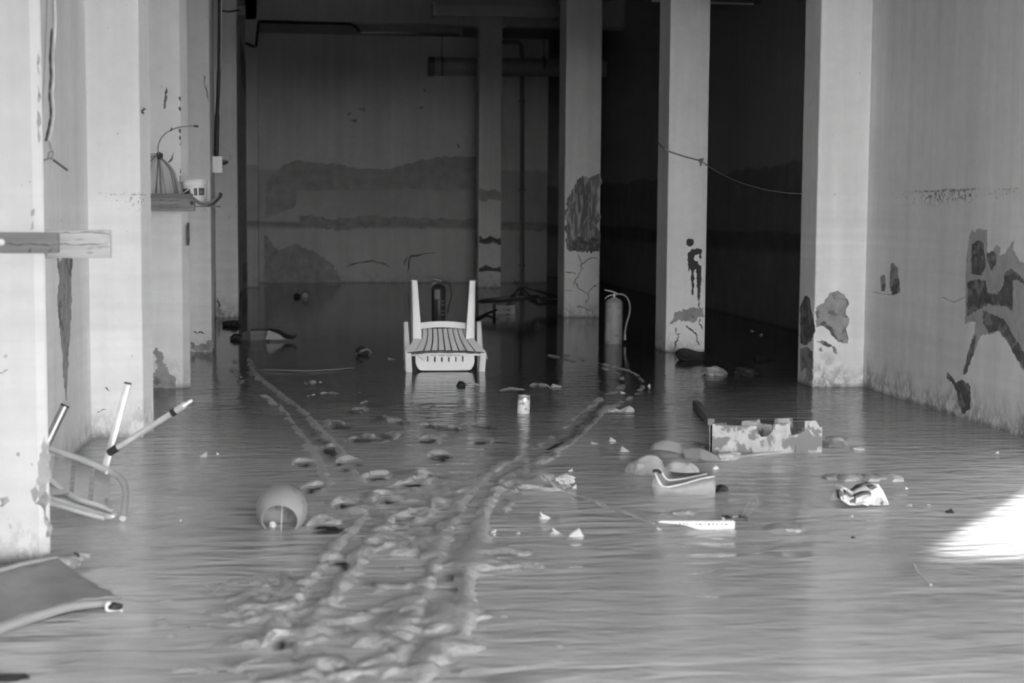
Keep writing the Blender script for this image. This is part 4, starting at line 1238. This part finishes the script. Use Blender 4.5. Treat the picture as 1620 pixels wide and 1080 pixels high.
# ------------------------------------------------------------------ bicycle lying on its side behind the chair
def bicycle():
    o = G(805, 497)
    t = thing('bicycle', o, 'dark bicycle lying on its side before the farthest column', 'bicycle')
    c = PY(805, 473, o.y + .1)
    def wheel(c, tilt, R_=.335):
        T = Matrix.Translation(c) @ tilt
        ring = lambda rr, z=0: [T @ Vector((rr * math.cos(a), rr * math.sin(a), z)) for a in [2 * math.pi * i / 48 for i in range(49)]]
        wh = MB().tube(ring(R_), .019, 8).build('wheel', 'black', t)
        MB().tube(ring(R_ - .024), .009, 6).build('rim', 'zinc', wh)
        MB().lathe([(.0005, -.04), (.022, -.04), (.014, -.03), (.014, .03), (.022, .04), (.0005, .04)], T, 14).build('hub', 'zinc', wh)
        sp = MB()
        for i in range(24):
            a = 2 * math.pi * i / 24
            sp.tube([T @ Vector((.018 * math.cos(a + .5), .018 * math.sin(a + .5), .02 * (-1) ** i)), T @ Vector(((R_ - .028) * math.cos(a), (R_ - .028) * math.sin(a), 0))], .0012, 4)
        sp.build('spokes', 'zinc', wh)
        return T
    wheel(c, Matrix.Rotation(-.08, 4, 'Y') @ Matrix.Rotation(-.03, 4, 'X'))
    c2 = c + Vector((.78, .55, -.05))
    wheel(c2, Matrix.Rotation(.05, 4, 'Y'))
    bb = c + Vector((.38, .30, -.08)); seat = c + Vector((.30, .72, .06)); head = c + Vector((.12, .35, .05))
    seat = PY(826, 452, o.y + .45)
    for a, b in ((c, head), (head, bb), (head, seat), (bb, seat), (bb, c2), (seat, c2)):
        MB().tube([a, b], .015, 8).build('frame_tube', 'darkrag', t)
    MB().sheet([[seat + Vector((-.09, -.02, .06)), seat + Vector((-.09, .06, .05))], [seat + Vector((0, -.07, .03)), seat + Vector((0, .08, .03))], [seat + Vector((.14, -.1, -.01)), seat + Vector((.14, .1, -.01))]], (0, 0, .03)).build('saddle', 'black', t)
    MB().tube(curve([head + Vector((-.05, -.3, -.08)), head + Vector((0, -.2, -.02)), head, head + Vector((.05, .2, .05))], 5), .012, 8).build('handlebar', 'zinc', t)
    b2 = thing('wooden_crate', G(798, 498), 'low grey wooden crate propping up the bicycle wheel', 'crate')
    a, d = PY(784, 498, o.y), PY(815, 482, o.y)
    MB().box((a.x, o.y, -.02), (a.x + .05, o.y + .3, d.z)).build('end_board', 'wood', b2, smooth=False)
    MB().box((d.x - .06, o.y, -.02), (d.x, o.y + .3, d.z)).build('end_board', 'wood', b2, smooth=False)
    for k in range(2):
        z = .005 + k * .055
        MB().box((a.x, o.y - .01, z), (d.x, o.y, z + .042)).build('side_board', 'wood', b2, smooth=False)
    tag(MB().tube([G(752, 505, .01), PY(770, 496, o.y - .05), PY(786, 490, o.y)], .014, 8).build('stick', 'darkrag'), 'dark stick leaning on the crate under the bicycle', 'stick')
bicycle()

# ------------------------------------------------------------------ dark things by the second column
def right_dark():
    o = G(1100, 571)
    t = thing('basket', o, 'torn black basket at the foot of the column with tar runs', 'basket')
    n = 20
    rows = []
    for k, (rr, z) in enumerate(((.6, -.01), (.9, .03), (1.05, .07))):
        rows.append([o + Vector((.13 * rr * math.cos(a), .10 + .09 * rr * math.sin(a), z + .016 * math.sin(a * 3 + k))) for a in [math.pi * 2 * i / n for i in range(n + 1)]])
    MB().sheet(rows, (0, 0, .006)).build('shell', 'darkrag', t)
    MB().tube(curve([o + Vector((-.14, .02, .075)), o + Vector((-.13, -.02, .03)), o + Vector((-.07, -.03, .01)), o + Vector((-.02, -.01, .04)), o + Vector((-.03, 0, .06))], 5), .007, 6).build('torn_strip', 'darkrag', t)
    o = G(1150, 594)
    tag(MB().blob(o + Vector((-.07, .12, -.005)), (.09, .11, .05), .4, 1.8, 41, 4, floor=-.02).build('rag', 'cloth'), 'grey wet rag in front of the torn basket', 'rag')
    tag(MB().blob(o + Vector((.15, .08, -.005)), (.085, .11, .045), .4, 1.8, 47, 4, floor=-.02).build('rag', 'darkrag'), 'dark wet rag between the grey rag and the pale column', 'rag')
right_dark()

# ------------------------------------------------------------------ tarpaulin at the front left
def tarp():
    back = curve([G(-60, 925, .03), G(0, 904, .035), G(45, 892, .04), (G(92, 884, .03))], 6)
    right = curve([G(92, 884, .03), G(120, 896, .028), G(150, 916, .025), G(192, 945, .03)], 6)
    front = curve([G(-60, 1008, .03), G(0, 986, .03), (G(60, 966, .03)), G(120, 951, .03), G(192, 946, .022)], 6)
    t = thing('tarpaulin', G(60, 930), 'wet grey tarpaulin spread in front of the door jamb', 'tarpaulin')
    nb_, nf = len(back), len(front)
    rows = []
    for j in range(13):
        v = j / 12
        row = []
        for i in range(25):
            u = i / 24
            pb = back[min(int(u * (nb_ - 1)), nb_ - 1)]
            pf = front[min(int(u * (nf - 1)), nf - 1)]
            e = right[min(int(v * (len(right) - 1)), len(right) - 1)]
            p = pb.lerp(pf, v)
            k = max(0, (u - .75) / .25)
            p = p.lerp(e, k * k)
            p.z += .010 * mnoise.noise(Vector((p.x * 9, p.y * 14, 0))) + .006 * mnoise.noise(Vector((p.x * 25, p.y * 30, 3))) - .016 * math.sin(v * math.pi)
            row.append(p)
        rows.append(row)
    MB().sheet(rows, (0, 0, .003)).build('sheet', 'tarp', t)
    n = len(front)
    MB().tube([p + Vector((0, 0, -.012)) for p in front], [.017 - .009 * (i / n) ** 3 for i in range(n)], 10).build('rolled_hem', 'tarp', t)
    MB().tube([p + Vector((0, 0, .004)) for p in back], .008, 8).build('hem', 'tarp', t)
    MB().blob(G(98, 892, .012), (.05, .04, .028), .3, 2, 55, 3, floor=-.01).build('bulge', 'tarp', t)
    o = G(176, 966)
    c = thing('plastic_hook', o, 'small white plastic hook poking out under the tarpaulin hem', 'hook')
    MB().tube(curve([PY(175, 955, o.y), PY(171, 954, o.y), PY(168, 960, o.y), PY(170, 965, o.y), PY(180, 967, o.y), PY(188, 967, o.y)], 4), .0045, 7).build('hook', 'paper', c)
    MB().blob(PY(192, 966, o.y), (.007, .007, .006), .2, 2, 1, 2).build('tip', 'paper', c)
    tag(MB().blob(G(180, 960, .004), (.024, .02, .012), .3, 2, 57, 3).build('dark_hole_lump', 'darkrag'), 'black lump standing in for a dark hole under the tarpaulin hem', 'lump')  # black shape put in for the dark hole under the hem
    m = MB()
    r = random.Random(8)
    for k in range(9):
        q = G(108 + r.uniform(-2, 22), 884 + r.uniform(-4, 9), .012)
        m.sheet([[q, q + Vector((r.uniform(.015, .03), 0, r.uniform(-.01, .014)))], [q + Vector((r.uniform(-.01, .01), .02, r.uniform(0, .02))), q + Vector((.02, .025, .01))]], (0, 0, .0008))
    tag(m.build('foil_wrapper', 'steel', smooth=False), 'crumpled shiny foil wrapper at the back corner of the tarpaulin', 'wrapper')
    tag(MB().tube(curve([G(118, 874, .01), G(124, 877, .02), G(132, 880, .01)], 4), .003, 6).build('twig', 'darkrag'), 'dark twig above the foil wrapper', 'twig')
    tag(MB().blob(G(8, 1072, .0), (.05, .03, .008), .4, 2, 61, 3).build('rag', 'darkrag'), 'black patch standing in for dark water in the bottom left corner', 'rag')  # no cloth here: black shape put in for a wedge of dark water
tarp()

# ------------------------------------------------------------------ planks, hose and wires on the jamb
def jamb_things():
    Y = YF - .03
    a, b = PY(-60, 367, Y), PY(92, 400, Y)
    t = thing('wooden_plank', (b.x - .15, Y, b.z), 'dark weathered plank bolted across the door jamb', 'plank')
    MB().box((a.x, Y, PY(60, 400, Y).z), (b.x, Y + .028, PY(60, 367.5, Y).z)).build('board', 'wood_dark', t, smooth=False, bevel=.003)
    p = PY(2, 383, Y)
    bo = MB().lathe([(.0005, 0), (.011, 0), (.011, .003), (.0005, .003)], Matrix.Translation(p + Vector((0, .001, 0))) @ Matrix.Rotation(math.pi / 2, 4, 'X'), 18).build('washer', 'zinc', t)
    MB().lathe([(.0005, 0), (.008, 0), (.007, .005), (.0005, .006)], Matrix.Translation(p + Vector((0, -.002, 0))) @ Matrix.Rotation(math.pi / 2, 4, 'X'), 14).build('bolt_head', 'paper', t)
    crack(t, [PY(8, 386, Y), PY(40, 386, Y), PY(70, 387, Y), PY(90, 388, Y)], FRONT, .004)
    for pts in ([(75, 398), (86, 391), (78, 399)], [(44, 399), (49, 391), (49, 399)], [(0, 370), (8, 376), (2, 372)]):
        MB().prism([PY(x, y, Y) for x, y in pts], (0, -.0015, 0)).build('split', 'crack', t, smooth=False)
    Y2 = YF + .30
    a, b = PY(60, 408, Y2), PY(174, 363, Y2)
    t = thing('wooden_plank', (b.x - .1, Y2, a.z), 'wide pale whitewashed plank sticking out behind the dark plank', 'plank')
    MB().box((a.x, Y2, PY(120, 408, Y2).z), (b.x, Y2 + .028, PY(120, 363.5, Y2).z)).build('board', 'wood_pale', t, smooth=False, bevel=.003)
    MB().box((PX(77, 390, XP).x - .25, YF + .25, PY(120, 405, Y2).z), (XP - .02, Y2 + .01, PY(120, 367, Y2).z)).build('cleat', 'wood_dark', t, smooth=False)
    crack(t, [PY(94, 369, Y2), PY(135, 367, Y2), PY(174, 370, Y2)], FRONT, .003)
    crack(t, [PY(94, 386, Y2), PY(130, 387, Y2), PY(170, 386, Y2)], FRONT, .003)
    # split conduit with loose wires
    yb = YF + .26
    t = thing('cable_conduit', PY(82, 225, yb), 'pale split conduit hanging behind the door jamb', 'conduit')
    path = [(82, -40), (86, 0), (87, 45), (84, 90), (85, 120), (83, 150), (85, 180), (81, 205), (77, 223)]
    MB().tube(curve([PY(a, b, yb) for a, b in path], 5), .0065, 10).build('sleeve', 'hose', t)
    MB().tube(curve([PY(a - 5, b, yb - .006) for a, b in path[2:]], 5), [.002 + .0018 * abs(math.sin(i * .9)) for i in range(31)], 6).build('cable', 'blackcable', t)
    MB().tube(curve([PY(a - 9, b, yb - .004) for a, b in [(82, -40), (83, 0), (80, 90), (77, 150), (76, 225)]], 5), .0016, 5).build('wire', 'cord', t)
    MB().tube(curve([PY(a, b, yb) for a, b in [(78, 222), (81, 236), (84, 243), (80, 250), (76, 249), (78, 241), (84, 240)]], 5), .0025, 6).build('knot', 'cord', t)
    MB().tube(curve([PY(a, b, yb) for a, b in [(62, 256), (76, 251), (84, 252), (96, 261), (107, 269)]], 5), .003, 6).build('wire_end', 'cord', t)
    MB().tube([PY(84, 253, yb - .001), PY(107, 269.5, yb - .001)], .0034, 6).build('wire_sheath', 'blackcable', t)
jamb_things()

# ------------------------------------------------------------------ little shelf on the third pilaster
def shelf():
    Y = 9.48
    zt = PY(270, 313, Y).z
    a, b = PY(225, 333, Y), PY(308, 313, Y)
    t = thing('shelf', (-.98, 9.6, zt), 'rough wooden shelf nailed to the white pilaster', 'shelf')
    MB().box((XL + .01, Y, a.z), (b.x, Y + .035, zt)).build('front_board', 'wood', t, smooth=False, bevel=.003)
    tp = PY(305, 306.5, Y).z
    MB().box((XL + .01, Y + .005, zt), (PY(284, 310, Y).x, 9.755, tp)).build('top_board', 'wood_dark', t, smooth=False, bevel=.003)
    MB().box((PY(284, 310, Y).x, Y + .002, zt), (PY(305, 310, Y).x, Y + .028, tp)).build('lip', 'wood_dark', t, smooth=False, bevel=.002)
    MB().box((XL + .05, Y + .035, a.z + .02), (XL + .1, 9.755, zt)).build('bracket', 'wood', t, smooth=False)
    k = PY(303.5, 321, Y)
    MB().lathe([(.0005, 0), (.012, 0), (.0005, .002)], Matrix.Translation(k) @ Matrix.Rotation(math.pi / 2, 4, 'X'), 12).build('knot', 'black', t)
    for z_, l in ((317, .16), (324, .2), (328, .14)):
        crack(t, [PY(250, z_, Y), PY(270, z_ + 1, Y), PY(290, z_ - 1, Y)], FRONT, .003)
    # roof tile
    x0, x1 = PY(300, 312, 9.5).x, PY(348, 312, 9.5).x
    w = x1 - x0
    rows = []
    for j, y in enumerate((9.44, 9.72)):
        rows.append([Vector((x0 + w * i / 12, y, PY(330, 324, 9.5).z + .014 + .062 * (2 * i / 12 - 1) ** 2)) for i in range(13)])
    tl = thing('roof_tile', (x0 + w / 2, 9.58, rows[0][6].z), 'curved clay roof tile at the end of the shelf', 'roof tile')
    MB().sheet(rows, (0, 0, .02)).build('tile', 'tile', tl)
    MB().box((x0 - .02, 9.50, PY(330, 327, 9.5).z), (x1 - .01, 9.70, rows[0][6].z - .02)).build('batten', 'wood_dark', tl, smooth=False)
    # bucket
    bx = PY(309.5, 311.5, 9.61)
    bz = rows[0][6].z + .001
    c = Vector((bx.x, 9.61, bz))
    bk = thing('bucket', c, 'white plastic bucket with dark label panels on the roof tile', 'bucket')
    T = Matrix.Translation(c) @ Matrix.Rotation(-.06, 4, 'Y')
    hgt = (311 - 276) * 9.56 / F
    r0, r1 = .068, .079
    rr = lambda f: r0 + (r1 - r0) * f
    MB().lathe([(.0005, 0), (r0 - .002, 0), (r0, .004), (rr(.75), hgt * .75), (rr(.75) + .006, hgt * .76), (rr(.82) + .006, hgt * .82), (rr(.82) + .003, hgt * .83), (rr(.92) + .004, hgt * .92), (rr(.92) + .009, hgt * .94), (r1 + .009, hgt), (r1, hgt), (r0 - .004, .006), (.0005, .006)], T, 36).build('tub', 'bucket', bk)
    for a0, a1 in ((1.15, 1.40), (1.50, 1.585), (1.625, 1.80)):
        rows = []
        for z in (.30, .62):
            rad = rr(z) + .0012
            rows.append([T @ Vector((rad * math.cos(math.pi * (a0 + (a1 - a0) * i / 5)), rad * math.sin(math.pi * (a0 + (a1 - a0) * i / 5)), hgt * z)) for i in range(6)])
        MB().sheet(rows, (0, -.0008, 0)).build('label_panel', 'ink', bk)
    for z in (.40, .46):
        rows = [[T @ Vector(((rr(.45) + .002) * math.cos(math.pi * a), (rr(.45) + .002) * math.sin(math.pi * a), hgt * zz)) for a in (1.67, 1.70, 1.73)] for zz in (z, z + .025)]
        MB().sheet(rows, (0, -.0006, 0)).build('print', 'label', bk)
    MB().tube(curve([T @ Vector((-.078, -.02, hgt * .82)), T @ Vector((-.07, -.055, hgt * .42)), T @ Vector((-.04, -.07, hgt * .55)), T @ Vector((.0, -.078, hgt * .78))][1:], 5), .0035, 6).build('handle', 'bucket', bk)
    # tied bundle
    kn = PY(252, 247, 9.60)
    t = thing('cable_bundle', PY(258, 306, 9.60), 'bundle of grey cords tied in a knot standing on the shelf', 'cords')
    MB().blob(kn, (.022, .018, .024), .3, 3, 3, 3).build('knot', 'darkrag', t)
    ends = [(232, 262, 9.58), (228, 274, 9.57), (228, 288, 9.60), (236, 292, 9.55), (247, 305, 9.62), (255, 306, 9.55), (262, 306, 9.60), (277, 306, 9.56), (281, 306, 9.58), (284, 306, 9.60)]
    for i, (px, py, y) in enumerate(ends):
        e = PY(px, py, y)
        mid = kn.lerp(e, .45) + Vector(((e.x - kn.x) * .25 if i > 6 else -.012 if i < 4 else 0, -.015, .035 if i < 4 else .018))
        MB().tube(curve([kn, mid, e], 6), [.004 + .003 * math.sin(i + k * .3) ** 2 for k in range(13)], 7).build('cord_strand', 'cord' if i % 3 else 'clothpale', t)
    tail = MB().tube(curve([PY(a, b, 9.58) for a, b in [(251, 244), (250, 232), (256, 217), (268, 207), (284, 201), (298, 199.5), (308, 199.5)]], 5), .0035, 7).build('tail', 'cord', t)
    MB().tube([PY(307, 199.5, 9.58), PY(314, 200, 9.58)], .006, 7).build('tail_tip', 'black', tail)
    MB().tube([PY(270, 207, 9.58), PY(272, 204, 9.57), PY(271, 202, 9.57)], [.004, .005, .004], 6).build('tail_knot', 'darkrag', tail)
shelf()

# ------------------------------------------------------------------ socket box and cables on the fourth pilaster
def socket():
    Y = 12.42
    p = PY(345, 273, Y)
    t = thing('socket_box', p, 'white socket box on the side of the fourth pilaster', 'socket')
    a, b = PY(338.5, 273, Y), PY(351.5, 247, Y)
    MB().box((XP, Y, a.z), (b.x, Y + .05, b.z)).build('box', 'bucket', t, bevel=.006)
    MB().box((b.x, Y + .005, PY(352, 266, Y).z), (b.x + .004, Y + .045, PY(352, 250, Y).z)).build('faceplate', 'grey_pl', t, bevel=.002)
    pl = MB().tube([PY(352, 257, Y + .02), PY(357, 256.5, Y + .02), PY(361, 256, Y + .02)], [.022, .018, .009], 10).build('plug', 'black', t)
    c = thing('cable', PY(342, 245, 12.40), 'black power cable running down into the socket box', 'cable')
    MB().tube(curve([PY(a, b, 12.44) for a, b in [(347, -40), (346.5, 60), (346, 115), (345, 150), (343.5, 185), (342.5, 222), (342, 248)]], 5), [.012] * 10 + [.015] * 10 + [.02] * 11, 8).build('cable_sheath', 'blackcable', c)
    c = thing('cable', PY(361, 256, Y), 'thin white cable looping beside the socket box', 'cable')
    MB().tube(curve([PY(a, b, 12.45) for a, b in [(350.5, -40), (349.5, 60), (349, 120), (348, 180), (346, 200), (344, 219), (350, 226), (358, 233), (364, 243), (365.5, 251), (361, 256.5)]], 5), .0055, 7).build('cable_sheath', 'whitecord', c)
    # small junction box high on the last pilaster
    q = PY(383, 18, 16.9)
    t = thing('junction_box', q, 'small junction box high beside the last pilaster', 'junction box')
    a, b = PY(377.5, 24, 16.7), PY(388, 9, 16.7)
    MB().box((XP - .05, 16.7, a.z), (b.x, 16.78, b.z)).build('box', 'label', t, bevel=.006)
    MB().tube(curve([PY(350, 17, 16.43), PY(362, 18.5, 16.43), PY(372, 17, 16.43), PY(379, 16, 16.6)], 4), .009, 7).build('lead', 'blackcable', t)
    # black cable along the back beam
    yb = YD - .02
    c = thing('cable', PY(410, 40, yb), 'black cable stapled along the beam to the strip lamp', 'cable')
    MB().tube([PY(x, y, yb) for x, y in [(380, 56), (386, 67), (400, 73), (405, 73), (406, 66), (409, 37), (412, 34), (470, 36), (555, 38), (562, 42), (569, 50)]], .022, 7).build('cable_sheath', 'blackcable', c)
socket()

# ------------------------------------------------------------------ rope between the columns
def rope():
    pts = [PY(1041.5, 226, 12.35), PY(1049, 234, 12.135), PY(1057, 239, 12.13), PY(1085, 248, 12.13), PY(1108, 254, 12.13)]
    hang = [(1108, 254, 12.13), (1125, 266, 11.8), (1150, 280, 11.3), (1180, 292, 10.8), (1215, 301, 10.4), (1245, 305, 10.1), (1268, 306.5, 9.86)]
    t = thing('rope', PY(1108, 254, 12.13), 'thin rope tied round the tarred column and slung to the next', 'rope')
    MB().tube(curve(pts, 5), .006, 6).build('loop', 'cord', t)
    MB().tube(curve([PY(a, b, y) for a, b, y in hang], 6), .0045, 6).build('slack_line', 'cord', t)
    k = PY(1109, 254, 12.13)
    kn = MB().blob(k, (.018, .015, .018), .3, 3, 4, 2).build('knot', 'cord', t)
    MB().tube([k, PY(1113, 250.5, 12.13)], .006, 6).build('rope_end', 'cord', t)
    MB().tube([k, PY(1108.5, 262, 12.13)], .006, 6).build('rope_end', 'darkrag', t)
rope()

# ------------------------------------------------------------------ lamps, duct and pipes
def lamps():
    Y = 18.5
    a, b = PY(686, 26, Y), PY(881, 4, Y)
    t = thing('fluorescent_lamp', ((a.x + b.x) / 2, Y, a.z), 'large two-tube fluorescent lamp hanging at the top centre', 'lamp')
    MB().prism([(a.x, Y - .1, b.z + .12), (a.x, Y + .1, b.z + .12), (a.x, Y + .13, a.z + .03), (a.x, Y + .02, a.z + .06), (a.x, Y - .02, a.z + .06), (a.x, Y - .13, a.z + .03)], (b.x - a.x, 0, 0)).build('housing', 'lampbody', t, smooth=False)
    MB().box((a.x, Y - .135, a.z), (b.x, Y - .125, a.z + .13)).build('side_reflector', 'lampbody', t, smooth=False)
    for s in (-1, 1):
        MB().tube([(a.x + .05, Y + s * .06, a.z + .035), (b.x - .05, Y + s * .06, a.z + .035)], .014, 10).build('tube', 'tube', t)
    for x in (a.x, b.x):
        MB().box((x - .02, Y - .137, a.z - .004), (x + .02, Y + .13, a.z + .16)).build('end_cap', 'grey_pl', t, smooth=False)
    for f in (.2, .8):
        x = a.x + (b.x - a.x) * f
        MB().tube([(x, Y, b.z + .1), (x, Y, CEIL)], .006, 6).build('rod', 'zinc', t)
    Y = YD + .35
    a, b = PY(569, 52, Y), PY(729, 47, Y)
    t = thing('fluorescent_lamp', (a + b) / 2, 'single strip lamp fixed under the beam before the back wall', 'lamp')
    zt = ZB + .01
    MB().box((a.x, Y - .03, a.z + .02), (b.x, Y + .03, zt)).build('housing', 'lampbody', t, smooth=False)
    MB().tube([(a.x + .02, Y - .01, a.z), (b.x - .02, Y - .01, b.z - .02)], .017, 10).build('tube', 'tube', t)
    for x in (a.x, b.x):
        MB().box((x - .015, Y - .03, a.z - .03), (x + .015, Y + .03, zt)).build('end_cap', 'label', t, smooth=False)
    Y = 14.5
    a, b = PY(1120, 3, Y), PY(1201, -14, Y)
    t = thing('fluorescent_lamp', ((a.x + b.x) / 2, Y, a.z), 'lamp edge at the very top right of the tarred column', 'lamp')
    MB().box((a.x - .6, Y - .1, a.z), (b.x, Y + .1, a.z + .1)).build('housing', 'lampbody', t, smooth=False)
    MB().tube([(a.x - .55, Y, a.z - .005), (b.x - .05, Y, a.z - .005)], .014, 8).build('tube', 'tube', t)
    MB().tube([(b.x - .2, Y, a.z + .1), (b.x - .2, Y, CEIL)], .006, 6).build('rod', 'zinc', t)
    # duct
    Y = YB - .25
    a, b = PY(680, 105, Y), PY(958, 108, Y)
    r = 14 * Y / F
    t = thing('duct', ((a.x + b.x) / 2, Y, a.z), 'fat grey duct hung level on the back wall behind the columns', 'duct')
    MB().tube([a, (b.x, Y, b.z)], r, 24).build('pipe', 'pipe', t)
    MB().tube([a - Vector((.02, 0, 0)), a + Vector((.07, 0, 0))], r * 1.07, 24).build('end_cap', 'lampbody', t)
    for px in (699, 860):
        p = PY(px, 105, Y)
        st = MB().tube([p - Vector((.02, 0, 0)), p + Vector((.02, 0, 0))], r * 1.04, 24).build('strap', 'lampbody', t)
        MB().tube([p, (p.x, Y, ZB + .01)], .008, 6).build('hanger', 'lampbody', st)
    t = thing('wall_pipe', PY(826, 446, YB - .05), 'thin dark pipe running down the back wall right of the far column', 'pipe')
    MB().tube([PY(790, 66, YB - .05), PY(820, 66, YB - .05), PY(825, 71, YB - .05), PY(826, 90, YB - .05), PY(826, 447, YB - .05)], .035, 10).build('pipe', 'lampbody', t)
    for y in (160, 300, 420):
        p = PY(826, y, YB - .05)
        MB().box((p.x - .05, YB - .06, p.z - .02), (p.x + .05, YB, p.z + .02)).build('clip', 'lampbody', t, smooth=False)
lamps()
